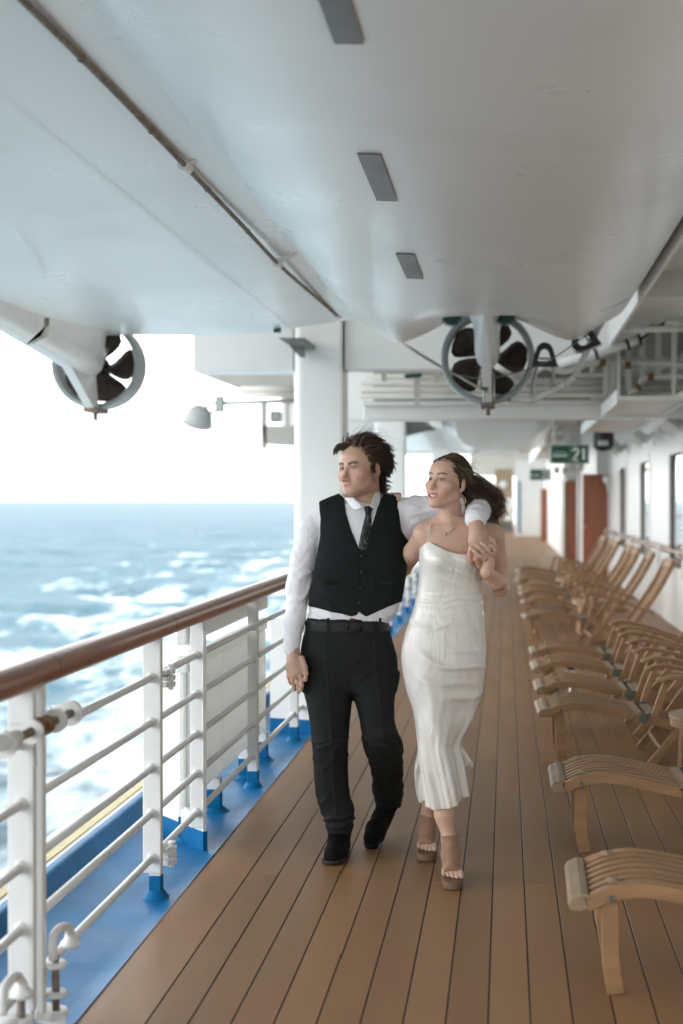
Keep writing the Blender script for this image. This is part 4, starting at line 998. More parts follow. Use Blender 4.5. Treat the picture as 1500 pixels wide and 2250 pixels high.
def skin_obj(name, V, F, m, parent, cols=None, world=False):
    W = V if world else pf_world(V); W = W - np.array(parent['_o'])
    me = bpy.data.meshes.new(name); me.vertices.add(len(W)); me.vertices.foreach_set('co', W.astype(f32).reshape(-1))
    k = F.shape[1]
    me.loops.add(F.size); me.loops.foreach_set('vertex_index', F.reshape(-1).astype(np.int32)); me.polygons.add(len(F))
    me.polygons.foreach_set('loop_start', np.arange(0, F.size, k, dtype=np.int32)); me.polygons.foreach_set('loop_total', np.full(len(F), k, np.int32))
    me.polygons.foreach_set('use_smooth', np.ones(len(F), bool)); me.update(calc_edges=True); me.validate()
    if cols is not None:
        at_ = me.color_attributes.new('pigment', 'FLOAT_COLOR', 'POINT'); c4 = np.ones((len(W), 4), f32); c4[:, :3] = cols; at_.data.foreach_set('color', c4.reshape(-1))
    me.materials.append(MATS[m] if isinstance(m, str) else m)
    o = bpy.data.objects.new(name, me); COL.objects.link(o); o.parent = parent; o['_o'] = list(parent['_o']); return o
def pig_mat(name, rough, sss=0, spec=.5, bump=0, bscale=300, sheen=0, mul=1.0, aniso=0):
    m = mat(name, (1, 1, 1), rough, sss=sss, spec=spec, bump=bump, bscale=bscale, sheen=sheen, aniso=aniso); nt = m.node_tree
    a = nt.nodes.new('ShaderNodeVertexColor'); a.layer_name = 'pigment'; nt.links.new(a.outputs[0], nt.nodes['Principled BSDF'].inputs['Base Color']); return m
def wob(P, seed, f, n=4):
    """smooth pseudo-noise in -1..1"""
    r_ = np.random.RandomState(seed); s = np.zeros(len(P))
    for i in range(n):
        d = r_.normal(size=3); d /= np.linalg.norm(d); s += np.sin(P @ d * f * (1 + .6 * i) * 6.28 + r_.uniform(0, 6.28)) / (1 + .5 * i)
    return s / 2.2
def ridge(x, sharp=2.0): return np.exp(-1.4 * sharp * np.sin(x) ** 2)
def bell(x, c, w): return np.exp(-((x - c) / w) ** 2)

# ---- head in its own frame: x to the person's left, y forward, z up, origin between the ears at eye level
def head_axes(yaw, pitch, roll):
    F_ = np.array([-math.sin(yaw) * math.cos(pitch), -math.cos(yaw) * math.cos(pitch), math.sin(pitch)])
    L_ = np.array([math.cos(yaw), -math.sin(yaw), 0]); U_ = np.cross(F_, L_); U_ /= np.linalg.norm(U_)
    L2 = L_ * math.cos(roll) + U_ * math.sin(roll); U2 = -L_ * math.sin(roll) + U_ * math.cos(roll)
    return np.stack([L2, F_, U2], 1)          # columns: left, forward, up
class Head:
    def __init__(s, c, M, sc): s.c = np.array(c, float); s.M = M; s.s = sc
    def out(s, p): return s.c + s.M @ (np.array(p, float) * s.s)
    def loc(s, P): return ((P - s.c) @ s.M) / s.s
    def E(s, f, c, r, k=.01, sub=False, rx=0, rz=0):
        Rl = np.array((Euler((rx, 0, rz)).to_matrix())); f.ell(s.out(c), np.array(r) * s.s, k * s.s, s.M @ Rl, sub)
    def C(s, f, a, b, ra, rb, k=.01, sub=False): f.cone(s.out(a), s.out(b), ra * s.s, rb * s.s, k * s.s, sub)
def build_head(f, H, fem, smile):
    j = .86 if fem else 1.0
    H.E(f, (0, -.012, .034), (.076, .099, .085), .01)
    H.E(f, (0, .030, -.028), (.064 * j, .060, .082), .02)
    H.E(f, (0, .050, .045), (.056, .045, .040), .03)                       # forehead
    for s_ in (-1, 1):
        H.C(f, (s_ * (.046 if fem else .056), -.002, -.056 if fem else -.070), (s_ * (.015 if fem else .022), .068, -.098), .019 if fem else .020, .017 if fem else .020, .020)    # jaw
        H.E(f, (s_ * .046, .058, -.022), (.027, .026, .021), .02)             # cheekbone
        H.E(f, (s_ * (.032 if fem else .036), .066, -.048), (.022, .018, .024), .018)            # cheek
    H.E(f, (0, .080, -.103), ((.019 if fem else .024), .017, .018), .018)
    H.E(f, (0, .074, -.068), (.032, .026, .028), .018)                     # muzzle
    H.C(f, (-.036, .078, .019), (.036, .078, .019), .011, .011, .014) if not fem else H.C(f, (-.034, .076, .026), (.034, .076, .026), .009, .009, .018)
    for s_ in (-1, 1): H.E(f, (s_ * .032, .104, .002), (.019, .018, .0125), .012, sub=True)  # sockets
    for s_ in (-1, 1): H.E(f, (s_ * .0315, .0745, .001), (.0165, .0165, .0140), .004)          # lids over the eyeball
    nt = .113 if fem else .119; nz = -.036 if fem else -.046
    H.C(f, (0, .086, .016), (0, nt - .008, nz + .004), .0075, .0095, .010)
    H.E(f, (0, nt - .008, nz), (.0105 if fem else .012, .0115, .0095), .008)
    for s_ in (-1, 1): H.E(f, (s_ * .0125, nt - .022, nz - .003), (.0075, .011, .0075), .007)
    for s_ in (-1, 1): H.E(f, (s_ * .0065, nt - .013, nz - .010), (.0035, .006, .004), .003, sub=True)
    mw = .028 if smile else .023; up = .006 if smile else .002
    for s_ in (-1, 1):
        lo_ = .005 if smile else 0; rl = 1.0 if fem else .72; yo = 0 if fem else -.002
        H.C(f, (0, .0980 + yo, -.0640 + lo_ * .4), (s_ * mw, .086, -.067 + up), .0050 * rl, .0030, .004)     # upper lip
        H.C(f, (0, .0955 + yo, -.0785 - lo_), (s_ * mw * .9, .086, -.070 + up), .0060 * rl, .0030, .005)  # lower lip
        H.C(f, (0, .1000 + yo, -.0712 - lo_ * .3), (s_ * mw * (.95 if smile else 1), .0900, -.0688 + up), .0066 if smile else .0022, .0018, .002, sub=True)
    for s_ in (-1, 1):                                                        # almond opening of the lids
        H.C(f, (s_ * .0222, .0885, -.0008), (s_ * .041, .0830, .0012), .0048 if fem else .0040, .0040 if fem else .0034, .0015, sub=True)
    for s_ in (-1, 1):                                                        # ears
        H.E(f, (s_ * .079, -.010, -.006), (.0075, .0165, .0275), .006, rx=-.15, rz=s_ * -.35)
        H.E(f, (s_ * .0905, -.006, -.003), (.010, .0085, .0155), .003, sub=True, rx=-.15, rz=s_ * -.35)
        H.E(f, (s_ * .077, .000, -.030), (.006, .008, .009), .005)
def face_pigment(P, H, base, fem):
    q = H.loc(P); x, y, z = q.T; c = np.tile(np.array(base), (len(P), 1)); front = (y > .02)
    inhead = (np.abs(x) < .1) & (y > -.13) & (y < .14) & (z > -.125) & (z < .14)
    def mix(m, col): m = (m * inhead)[:, None]; return c * (1 - m) + np.array(col) * m
    c = mix(.34 * bell(z, -.030, .022) * bell(np.abs(x), .044, .020) * front, (.50, .17, .12))        # blush
    c = mix(.35 * bell(np.hypot(x, z + .038), 0, .014) * (y > .09), (.55, .20, .14))                  # nose
    lipz = np.where(np.abs(x) < .030, 1.0, 0.0)
    lip = lipz * (np.exp(-((z + .0712 - .004 * (np.abs(x) / .02) ** 2) / (.0115 if fem else .0085)) ** 4)) * np.clip((.0295 - np.abs(x)) / .005, 0, 1) * (y > .080)
    c = mix((.80 if fem else .75) * lip, (.42, .10, .095) if fem else (.42, .13, .105))
    # brows
    ax_ = np.abs(x); bz = (.0235 if fem else .0165) + .006 * np.sin(np.clip((ax_ - .012) / .04, 0, 1) * 2.4)
    brow = np.exp(-((z - bz) / (.0036 if fem else .0054)) ** 2) * np.clip((ax_ - .010) / .004, 0, 1) * np.clip((.054 - ax_) / .008, 0, 1) * (y > .045)
    c = mix(.90 * np.clip(brow * 1.3, 0, 1), (.035, .020, .012))
    eye = np.exp(-((z - .002) / .0085) ** 2 - ((ax_ - .032) / .016) ** 2) * (y > .06)
    c = mix((.55 if fem else .42) * eye, (.13, .075, .055))
    if fem:
        lash = np.exp(-((z - .0065) / .0028) ** 2) * np.clip((ax_ - .018) / .004, 0, 1) * np.clip((.046 - ax_) / .004, 0, 1) * (y > .07); c = mix(.85 * lash, (.02, .014, .012))
    else:
        lash = np.exp(-((z - .0058) / .0028) ** 2) * np.clip((ax_ - .018) / .004, 0, 1) * np.clip((.045 - ax_) / .004, 0, 1) * (y > .07); c = mix(.85 * lash, (.03, .02, .015))
        poly = [(.010, .004), (.004, -.030), (.002, -.058), (.020, -.078), (.050, -.094), (.088, -.110)]; dd = np.full(len(P), 1.0)
        for (y0, z0), (y1, z1) in zip(poly[:-1], poly[1:]):
            ey, ez = y1 - y0, z1 - z0; t = np.clip(((y - y0) * ey + (z - z0) * ez) / (ey * ey + ez * ez), 0, 1); dd = np.minimum(dd, np.hypot(y - y0 - t * ey, z - z0 - t * ez))
        band = np.exp(-(dd / .0135) ** 2) * (ax_ > .012)
        chin = np.exp(-((z + .110) / .016) ** 2) * (y > .05); soul = np.exp(-((z + .090) / .007) ** 2 - (x / .012) ** 2) * (y > .08)
        mous = np.exp(-((z + .0565) / .0052) ** 2) * np.clip((.034 - ax_) / .008, 0, 1) * (y > .075)
        b = np.clip(np.maximum.reduce([1.0 * band, .85 * chin, .7 * mous, .5 * soul]), 0, 1) * (1 - lip) * (z < .012)
        nz_ = .75 + .35 * wob(q, 5, 70, 3); c = mix(np.clip(.68 * b * nz_, 0, 1), (.070, .040, .024))
        c = mix(.9 * bell(np.hypot(x - .052, z + .045), 0, .0028) * (y > .02), (.08, .035, .02))        # mole on the left cheek
    return c
def add_eyes(H, parent, gaze, iris):
    for s_ in (-1, 1):
        c = H.out((s_ * .0315, .0750, .0005)); r_ = .0128 * H.s; g = np.array(gaze) / np.linalg.norm(gaze)
        z_ = g; x_ = np.cross([0, 0, 1], z_); x_ /= np.linalg.norm(x_); y_ = np.cross(z_, x_); V = []; cols = []; n = 24
        ths = [0, .06, .12, .18, .20, .3, .42, .51, .53, .55, .57, .65, .8, 1.1, 1.5, 2.0, 2.6, 3.14]
        for t in ths:
            for k in range(n):
                a = 2 * math.pi * k / n; V.append(c + r_ * (math.cos(t) * z_ + math.sin(t) * (math.cos(a) * x_ + math.sin(a) * y_)))
                cols.append((.006, .006, .006) if t < .19 else (iris if t < .52 else ((.015, .012, .01) if t < .56 else (.36, .33, .31))))
        F = [(i * n + k, i * n + (k + 1) % n, (i + 1) * n + (k + 1) % n, (i + 1) * n + k) for i in range(len(ths) - 1) for k in range(n)]
        skin_obj('eye', np.array(V), np.array(F), 'eye_wet', parent, np.array(cols))
def finger(f, pts, r0, r1, k=.006):
    n = len(pts); rs = np.linspace(r0, r1, n); f.chain([np.array(p) for p in pts], rs, k)
def guide(H, p, L, flow, lift, flip, wave, wp, K, grav, rng, esc=(1, 1, 1)):
    """a lock that leaves the skull at p and lies along the flow over it (head frame)"""
    c0 = np.array([0, -.012, .034]); rad = np.array([.078, .101, .087]); q = np.array(p, float); pts = []; n = (q - c0) / rad ** 2; n /= np.linalg.norm(n); dd = n * .8 + np.array(flow) * .5; dd /= np.linalg.norm(dd)
    side = np.cross(n, flow); side /= max(1e-6, np.linalg.norm(side))
    for k in range(K + 1):
        u = k / K; pts.append(q + side * wave * math.sin(u * 7 + wp) * u ** .7 + n * wave * .7 * math.cos(u * 6 + wp * 1.7) * u)
        n = (q - c0) / rad ** 2; n /= np.linalg.norm(n); fl = np.array(flow) + np.array([0, 0, -grav]) * u
        t = fl - n * (fl @ n); t /= max(1e-6, np.linalg.norm(t)); dd = dd * .62 + (t + n * (lift * (1 - u) + flip * max(0, u - .55) * 2.2)) * .38; dd /= np.linalg.norm(dd); q = q + dd * L / K
    return np.array(pts)
def out_of_skull(pp, m=1.0):
    c0 = np.array([0, -.012, .034]); rad = np.array([.078, .101, .087]) * m; e = (pp - c0) / rad; l_ = np.linalg.norm(e, axis=1); i = l_ < 1; pp[i] = c0 + e[i] / l_[i][:, None] * rad; return pp
# ---- strands: thin three-sided tubes with their own shade
class Hair:
    def __init__(s): s.V = []; s.F = []; s.C = []; s.n = 0
    def strand(s, pts, r_, col):
        pts = np.asarray(pts); k = len(pts); t = np.gradient(pts, axis=0); t /= np.maximum(np.linalg.norm(t, axis=1), 1e-9)[:, None]
        a = np.cross(t, [.31, .52, .8]); a /= np.linalg.norm(a, axis=1)[:, None]; b = np.cross(t, a); rr_ = r_ * np.linspace(1, .35, k)[:, None]
        ring = np.stack([pts + rr_ * (math.cos(q) * a + math.sin(q) * b) for q in (0, 2.094, 4.189)], 1).reshape(-1, 3)
        i = np.arange(k - 1)[:, None] * 3; j = np.arange(3)[None]; j2 = (j + 1) % 3
        F = np.stack([i + j, i + j2, i + 3 + j2, i + 3 + j], -1).reshape(-1, 4) + s.n
        s.V.append(ring); s.F.append(F); s.C.append(np.tile(col, (len(ring), 1))); s.n += len(ring)
    def build(s, name, m, parent): return skin_obj(name, np.concatenate(s.V), np.concatenate(s.F), m, parent, np.concatenate(s.C))

pig_mat('skin', .45, sss=.15, spec=.4, bump=.03, bscale=500)
pig_mat('hair', .42, spec=.5)
pig_mat('eye_wet', .08, spec=.6)
def cloth(name, col, rough, bump=.12, bscale=900, **k): return mat(name, col, rough, bump=bump, bscale=bscale, **k)
cloth('shirt_cotton', (.78, .77, .81), .75, sheen=.1, crk=.35, cscale=16, cstretch=(1, 1, .6))
cloth('vest_wool', (.0060, .0105, .0108), .8, var=.35, vscale=350, bump=.25, spec=.25)
cloth('trouser_wool', (.0105, .0135, .0122), .75, var=.35, vscale=350, bump=.22, spec=.3, crk=.25, cscale=13, cstretch=(1, 1, .8))
cloth('black_suede', (.0035, .0035, .004), .85, spec=.2)
mat('sole_rubber', (.008, .008, .008), .6)
mat('belt_leather', (.006, .006, .006), .45, spec=.35, bump=.1, bscale=200)
mat('belt_buckle', (.015, .015, .015), .3, metal=.6)
cloth('dress_satin', (.70, .665, .62), .26, bump=.02, spec=.6, crk=.5, cscale=11, cstretch=(1, 1, .45))
cloth('tan_suede', (.36, .20, .12), .75, var=.25, vscale=30, sheen=.15)
mat('cork', (.20, .115, .065), .7, var=.3, vscale=60)
mat('gold', (.62, .42, .22), .25, metal=1.0)
mat('teeth', (.75, .72, .66), .25)
mat('button_dark', (.010, .012, .012), .35)
mat('crimson', (.16, .006, .02), .6)
def tie_mat():
    m = mat('tie_silk', (.004, .005, .006), .5, spec=.3); nt = m.node_tree; N = nt.nodes.new; L = nt.links.new; b = nt.nodes['Principled BSDF']; tc = N('ShaderNodeTexCoord')
    n = N('ShaderNodeTexNoise'); n.inputs['Scale'].default_value = 60; n.inputs['Detail'].default_value = 1; L(tc.outputs['Object'], n.inputs[0])
    v = N('ShaderNodeTexVoronoi'); v.feature = 'DISTANCE_TO_EDGE'; v.inputs['Scale'].default_value = 42; mx = N('ShaderNodeMix'); mx.data_type = 'VECTOR'; mx.inputs['Factor'].default_value = .12
    L(tc.outputs['Object'], mx.inputs['A']); L(n.outputs['Color'], mx.inputs['B']); L(mx.outputs['Result'], v.inputs['Vector'])
    n2 = N('ShaderNodeTexNoise'); n2.inputs['Scale'].default_value = 55; L(tc.outputs['Object'], n2.inputs[0])
    r = N('ShaderNodeMapRange'); r.inputs['From Min'].default_value = .06; r.inputs['From Max'].default_value = .02; L(v.outputs['Distance'], r.inputs[0])
    g = N('ShaderNodeMath'); g.operation = 'GREATER_THAN'; g.inputs[1].default_value = .5; L(n2.outputs[0], g.inputs[0]); mu = N('ShaderNodeMath'); mu.operation = 'MULTIPLY'; L(r.outputs[0], mu.inputs[0]); L(g.outputs[0], mu.inputs[1])
    c = N('ShaderNodeMix'); c.data_type = 'RGBA'; c.inputs['A'].default_value = (.004, .005, .006, 1); c.inputs['B'].default_value = (.22, .25, .24, 1); L(mu.outputs[0], c.inputs['Factor']); L(c.outputs['Result'], b.inputs['Base Color'])
tie_mat()
def poly_sd(X, Y, poly):
    """signed distance (pixels) to a polygon in the photo's plane, minus inside"""
    poly = np.array(poly, float); d = np.full(len(X), 1e9); ins = np.zeros(len(X), bool)
    for i in range(len(poly)):
        a, b = poly[i - 1], poly[i]; e = b - a; t = np.clip(((X - a[0]) * e[0] + (Y - a[1]) * e[1]) / (e @ e + 1e-9), 0, 1)
        d = np.minimum(d, np.hypot(X - a[0] - t * e[0], Y - a[1] - t * e[1]))
        c = ((a[1] > Y) != (b[1] > Y)); xi = a[0] + (Y - a[1]) / (b[1] - a[1] + 1e-12) * e[0]; ins ^= c & (X < xi)
    return np.where(ins, -d, d)
# =================================================================== THE MAN
VM = .08                                             # his trunk's depth
FLOOR = lambda px, py: world_pf(at(px, py, z=0))
man_base = at(745, 1890, z=0); man_base[2] = 0
man = thing('person', man_base, 'person in white shirt, dark vest, tie and dark trousers, walking and looking out to sea', 'person', None)
HM = Head(pf(795, 1031, VM - .02), head_axes(R(46), R(1), R(2)), 1.05)
f = Fld(); build_head(f, HM, False, False)
neck0 = HM.out((0, -.022, -.055)); neck1 = pf(806, 1118, VM + .015)
f.cone(neck0, neck1, .056, .062, .02)
f.cone(HM.out((.0, .0, -.085)), pf(806, 1112, VM - .02), .034, .040, .02)
f.loft([(1100, 775, 845, .06, .06), (1130, 725, 865, .09, .09), (1200, 722, 870, .10, .10), (1300, 715, 860, .09, .09), (1400, 700, 835, .09, .09)], VM, .03)
# right arm hanging
f.chain([pf(705, 1140, VM), pf(656, 1290, VM + .01), pf(643, 1422, VM - .06)], [.045, .036, .027], .02)
wr = pf(643, 1420, VM - .06)
f.chain([wr, pf(648, 1452, VM - .075), pf(653, 1478, VM - .085)], [.026, .030, .026], .02)
f.cone(pf(640, 1465, VM - .05), pf(661, 1468, VM - .09), .024, .022, .02)
V_ = VM - .08
finger(f, [pf(664, 1446, V_ - .015), pf(671, 1466, V_ - .03), pf(673, 1480, V_ - .035), pf(672, 1494, V_ - .035)], .0125, .0085)      # thumb
finger(f, [pf(658, 1478, V_ - .02), pf(664, 1494, V_ - .025), pf(664, 1507, V_ - .02), pf(662, 1517, V_ - .01)], .0110, .0080)
finger(f, [pf(650, 1480, V_ - .0), pf(655, 1499, V_ - .005), pf(657, 1512, V_ + .002), pf(657, 1521, V_ + .012)], .0110, .0080)
finger(f, [pf(641, 1478, V_ + .02), pf(644, 1496, V_ + .015), pf(647, 1508, V_ + .022), pf(648, 1515, V_ + .03)], .0105, .0078)
finger(f, [pf(634, 1472, V_ + .035), pf(635, 1487, V_ + .032), pf(638, 1497, V_ + .038), pf(640, 1503, V_ + .045)], .0095, .0070)
# left arm across her shoulders, hand hanging in front of her
EL = pf(1052, 1108, .05); WL = pf(1044, 1146, -.235)
f.chain([pf(878, 1128, VM), EL], [.045, .038], .02); f.chain([EL, WL], [.036, .029], .02)
f.chain([WL, pf(1048, 1172, -.275), pf(1056, 1200, -.285)], [.029, .033, .028], .02)
f.cone(pf(1040, 1190, -.285), pf(1070, 1200, -.270), .025, .023, .02)
for a, b, c, d, r_ in (((1033, 1205, -.285), (1031, 1220, -.295), (1033, 1232, -.285), (1036, 1240, -.27), .0115), ((1045, 1210, -.29), (1045, 1228, -.295), (1049, 1239, -.28), (1053, 1246, -.265), .0118), ((1058, 1210, -.285), (1064, 1226, -.29), (1071, 1236, -.275), (1076, 1241, -.26), .0112), ((1070, 1205, -.275), (1080, 1216, -.28), (1083, 1226, -.265), (1080, 1233, -.25), .010)):
    finger(f, [pf(*a), pf(*b), pf(*c), pf(*d)], r_, r_ * .76)
finger(f, [pf(1066, 1176, -.265), pf(1080, 1186, -.275), pf(1086, 1198, -.272)], .012, .009)
lo = np.array([-.27, -.46, -.62]); 
Vh, Fh = extract(f, (pf(720, 1120, 0)[0], -.14, pf(0, 1125, 0)[2]), (pf(870, 0, 0)[0], .22, pf(0, 950, 0)[2]), .0025, 1)
Va, Fa = extract(f, (pf(612, 0, 0)[0], -.13, pf(0, 1540, 0)[2]), (pf(725, 0, 0)[0], .18, pf(0, 1105, 0)[2]), .003, 1)
Vb, Fb = extract(f, (pf(860, 0, 0)[0], -.36, pf(0, 1262, 0)[2]), (pf(1120, 0, 0)[0], .18, pf(0, 1060, 0)[2]), .003, 1)
f2 = Fld(); f2.ops = list(f.ops)                      # trunk and legs inside the clothes, coarser
f2.chain([pf(725, 1420, VM), pf(726, 1630, .03), pf(745, 1800, .07)], [.075, .05, .036], .03); f2.chain([pf(810, 1420, VM), pf(838, 1625, .02), pf(848, 1770, .34)], [.075, .05, .036], .03)
Vt, Ft = extract(f2, (pf(640, 0, 0)[0], -.20, pf(0, 1810, 0)[2]), (pf(900, 0, 0)[0], .42, pf(0, 1118, 0)[2]), .011, 1)
SKIN_M = (.55, .335, .245)
V, F = join([(Vh, Fh), (Va, Fa), (Vb, Fb), (Vt, Ft)])
cols = face_pigment(V, HM, SKIN_M, False)
red = bell(V[:, 2], pf(0, 1230, -.28)[2], .03) * (V[:, 1] < -.2); cols = cols * (1 - .25 * red[:, None]) + .25 * red[:, None] * np.array([.5, .16, .11])
skin_obj('body', V, F, 'skin', man, cols)
add_eyes(HM, man, HM.M @ np.array([.05, 1, -.03]), (.10, .075, .045))

# ---- shirt
TORSO = [(1098, 764, 848, .055, .06), (1108, 728, 866, .075, .08), (1120, 704, 882, .092, .10), (1140, 698, 890, .108, .11), (1170, 700, 890, .118, .12), (1205, 702, 890, .120, .12), (1250, 695, 886, .114, .11), (1300, 688, 882, .106, .105), (1340, 681, 874, .106, .105), (1370, 676, 853, .106, .105), (1400, 674, 850, .100, .10)]
fs = Fld(); fs.loft(TORSO, VM, .02, 2.5)
fs.chain([pf(712, 1138, VM), pf(684, 1160, VM), pf(667, 1228, VM + .01), pf(656, 1292, VM + .005), pf(647, 1365, VM - .03), pf(642.5, 1408, VM - .05)], [.062, .060, .053, .049, .041, .038], .02)
fs.cone(pf(642.5, 1404, VM - .05), pf(641.5, 1427, VM - .06), .0375, .0355, .004)
UA = pf(962, 1113, .06)
fs.chain([pf(870, 1130, VM), pf(905, 1128, VM), UA, EL], [.070, .066, .054, .050], .03); fs.cone(pf(885, 1165, VM), pf(925, 1135, VM), .05, .045, .04)
fs.chain([EL, pf(1050, 1122, -.10), pf(1047, 1131, -.19)], [.050, .050, .046], .02)
fs.cone(pf(1047, 1129, -.18), pf(1044, 1140, -.225), .047, .046, .004)
_pa, _pb, _pc = pf(804, 1110, VM - .075), pf(838, 1076, VM + .04), pf(764, 1090, VM + .02); _pn = np.cross(_pb - _pa, _pc - _pa); _pn = _pn / np.linalg.norm(_pn) * (1 if _pn[2] > 0 else -1)
def band_fn(P):
    a = pf(806, 1130, VM + .012).astype(f32); b = pf(812, 1060, VM + .028).astype(f32); ab = b - a; t = np.clip((P - a) @ ab / (ab @ ab), 0, 1)
    return np.maximum(np.linalg.norm(P - a - t[:, None] * ab, axis=1) - (.0675 - .004 * t), ((P - _pa) @ _pn).astype(f32)).astype(f32)
fs.add(band_fn, pf(760, 1130, VM - .08), pf(850, 1060, VM + .11), .006)
V, F = extract(fs, (pf(608, 0, 0)[0], -.30, pf(0, 1440, 0)[2]), (pf(1090, 0, 0)[0], .25, pf(0, 1070, 0)[2]), .0042, 1)
N_ = normals(V, F); X, Y = to_px(V)
arm = np.clip((700 - X) / 12, 0, 1); wx = wob(V, 2, 6)
d = .0045 * arm * (ridge((Y + .35 * (X - 650)) / 11 + 2.2 * wx) * (bell(Y, 1290, 34) * 1.2 + .35) + .5 * ridge((Y - .9 * (X - 650)) / 9 + 2 * wob(V, 3, 5)) * bell(Y, 1215, 40))
arm2 = np.clip((X - 893) / 10, 0, 1) * (V[:, 1] > -.15)
d += .0050 * arm2 * ridge((X * .55 + Y) / 9 + 2.0 * wob(V, 4, 5)) * (.35 + bell(X, 905, 28))
d += .0035 * bell(Y, 1350, 16) * ridge((X - .2 * Y) / 9 + 2 * wob(V, 9, 6)) * (X > 668) * (X < 868)
d += .0018 * (X > 1015) * ridge((X - Y) / 7 + 1.6 * wob(V, 8, 8))
V = V + N_ * d[:, None]
shirt = skin_obj('shirt', V, F, 'shirt_cotton', man)
def sheet(name, pts, m, parent, th=.003, sub=2):
    """small cloth piece: grid of figure-frame points"""
    P = np.array([[pf_world(p) for p in row] for row in pts]); mb = MB().grid(P); o = mb.build(name, m, parent, smooth=True, solid=th)
    md = o.modifiers.new('sub', 'SUBSURF'); md.levels = sub; md.render_levels = sub; return o
sheet('collar', [[pf(752, 1083, .06), pf(755, 1095, .0), pf(776, 1124, -.060)], [pf(762, 1080, .03), pf(768, 1094, -.03), pf(786, 1119, -.068)], [pf(775, 1090, -.01), pf(785, 1103, -.05), pf(799, 1113, -.072)]], 'shirt_cotton', man)
sheet('collar', [[pf(831, 1070, .09), pf(838, 1090, .045), pf(829, 1120, -.052)], [pf(826, 1078, .05), pf(831, 1096, .01), pf(820, 1117, -.062)], [pf(816, 1092, -.01), pf(815, 1104, -.04), pf(808, 1113, -.072)]], 'shirt_cotton', man)
def front_v(py, off=.010):
    t = np.array(TORSO); return VM - np.interp(py, t[:, 0], t[:, 3]) - off
tie_rows = [(1111, 798, 819, .004), (1116, 798, 819, .010), (1128, 801, 814, .010), (1134, 801, 815, .006), (1150, 796, 816, .004), (1175, 790, 814, .003), (1212, 784, 811, .001)]
sheet('tie', [[pf(a + (b - a) * u, y, front_v(y, .006 + o + .006 * math.sin(math.pi * u))) for u in (0, .25, .5, .75, 1)] for y, a, b, o in tie_rows], 'tie_silk', man, .004)
# ---- vest
VEST = [(702, 1102), (745, 1084), (755, 1096), (759, 1130), (770, 1165), (787, 1208), (800, 1190), (815, 1158), (832, 1104), (842, 1085), (870, 1088), (876, 1130), (881, 1165), (899, 1195), (893, 1240), (885, 1300), (880, 1321), (845, 1336), (803, 1354), (794, 1349), (787, 1343), (782, 1351), (770, 1354), (720, 1342), (679, 1330), (686, 1290), (692, 1245), (699, 1205), (704, 1178), (705, 1140), (702, 1115)]
tor = Fld(); tor.loft([(y, l - 2, r_ + 4, a, b) for y, l, r_, a, b in TORSO], VM, .02, 2.5)
tor.cone(pf(712, 1122, VM), pf(750, 1104, VM), .045, .045, .02); tor.cone(pf(866, 1112, VM), pf(838, 1102, VM), .046, .046, .02)
fv = Fld()
def vest_fn(P):
    X, Y = to_px(P); d = tor(P) - .0085; d = d - .0022 * np.clip((790 - X) / 3, 0, 1) * (Y > 1200)
    return smax(d, (poly_sd(X, Y, VEST) * (D0 + VM) / F_PX).astype(f32), .004)
fv.add(vest_fn, (pf(672, 0, 0)[0], -.12, pf(0, 1362, 0)[2]), (pf(905, 0, 0)[0], .28, pf(0, 1078, 0)[2]))
V, F = extract(fv, (pf(668, 0, 0)[0], -.14, pf(0, 1366, 0)[2]), (pf(912, 0, 0)[0], .29, pf(0, 1072, 0)[2]), .0038, 1)
N_ = normals(V, F); X, Y = to_px(V)
d = .0025 * ridge((Y + .5 * np.abs(X - 785)) / 16 + 2.2 * wob(V, 12, 4)) * (bell(Y, 1290, 45) + .25) + .002 * wob(V, 13, 4)
V = V + N_ * d[:, None]; vest = skin_obj('vest', V, F, 'vest_wool', man)
def disc(px, py, v, r_, m, name, parent, th=.004):
    c = pf_world(pf(px, py, v)); MB().lathe([(0, th), (r_ * .7, th), (r_, th * .4), (r_, -th), (0, -th)], c, 14, Euler((R(90), 0, YAW)).to_matrix()).build(name, m, parent, smooth='auto')
for y, x in ((1222, 792), (1256, 792), (1290, 790), (1324, 788)): disc(x, y, front_v(y, .014), .0065, 'button_dark', 'button', vest)
for x0, x1, y0 in ((714, 742, 1279), (836, 864, 1279)):
    a = pf_world(pf(x0, y0, front_v(y0, .004 + .0))); b = pf_world(pf(x1, y0 + 2, front_v(y0, .004)))
    MB().beam(a, b, .012, .016).build('welt_pocket', 'vest_wool', vest, bevel=.003)
# ---- trousers, belt
ft = Fld()
ft.loft([(1356, 676, 853, .108, .108), (1380, 672, 855, .108, .11), (1410, 664, 862, .108, .12), (1445, 660, 871, .105, .125), (1490, 664, 872, .095, .12), (1515, 670, 866, .085, .105)], VM, .02, 2.4)
LA = [(1480, 662, 772, .09, .10, VM), (1515, 667, 772, .09, .095, .065), (1550, 675, 771, .085, .085, .055), (1590, 682, 767, .08, .08, .045), (1630, 686, 764, .075, .075, .04), (1670, 689, 763, .068, .07, .045), (1710, 691, 764, .066, .07, .055), (1750, 696, 768, .066, .07, .065), (1785, 708, 776, .068, .07, .07), (1808, 716, 774, .066, .068, .07), (1827, 720, 772, .064, .066, .07)]
LB = [(1480, 762, 873, .09, .10, VM), (1515, 772, 868, .09, .095, .06), (1550, 781, 865, .085, .085, .045), (1590, 790, 867, .08, .08, .03), (1625, 796, 879, .078, .075, .03), (1665, 807, 883, .07, .07, .09), (1705, 816, 883, .066, .066, .18), (1740, 820, 882, .064, .064, .27), (1772, 824, 880, .062, .062, .34)]
ft.loft(LA, .05, .025, 2.2); ft.loft(LB, .05, .025, 2.2)
V, F = extract(ft, (pf(645, 0, 0)[0], -.12, pf(0, 1836, 0)[2]), (pf(915, 0, 0)[0], .45, pf(0, 1352, 0)[2]), .0042, 1)
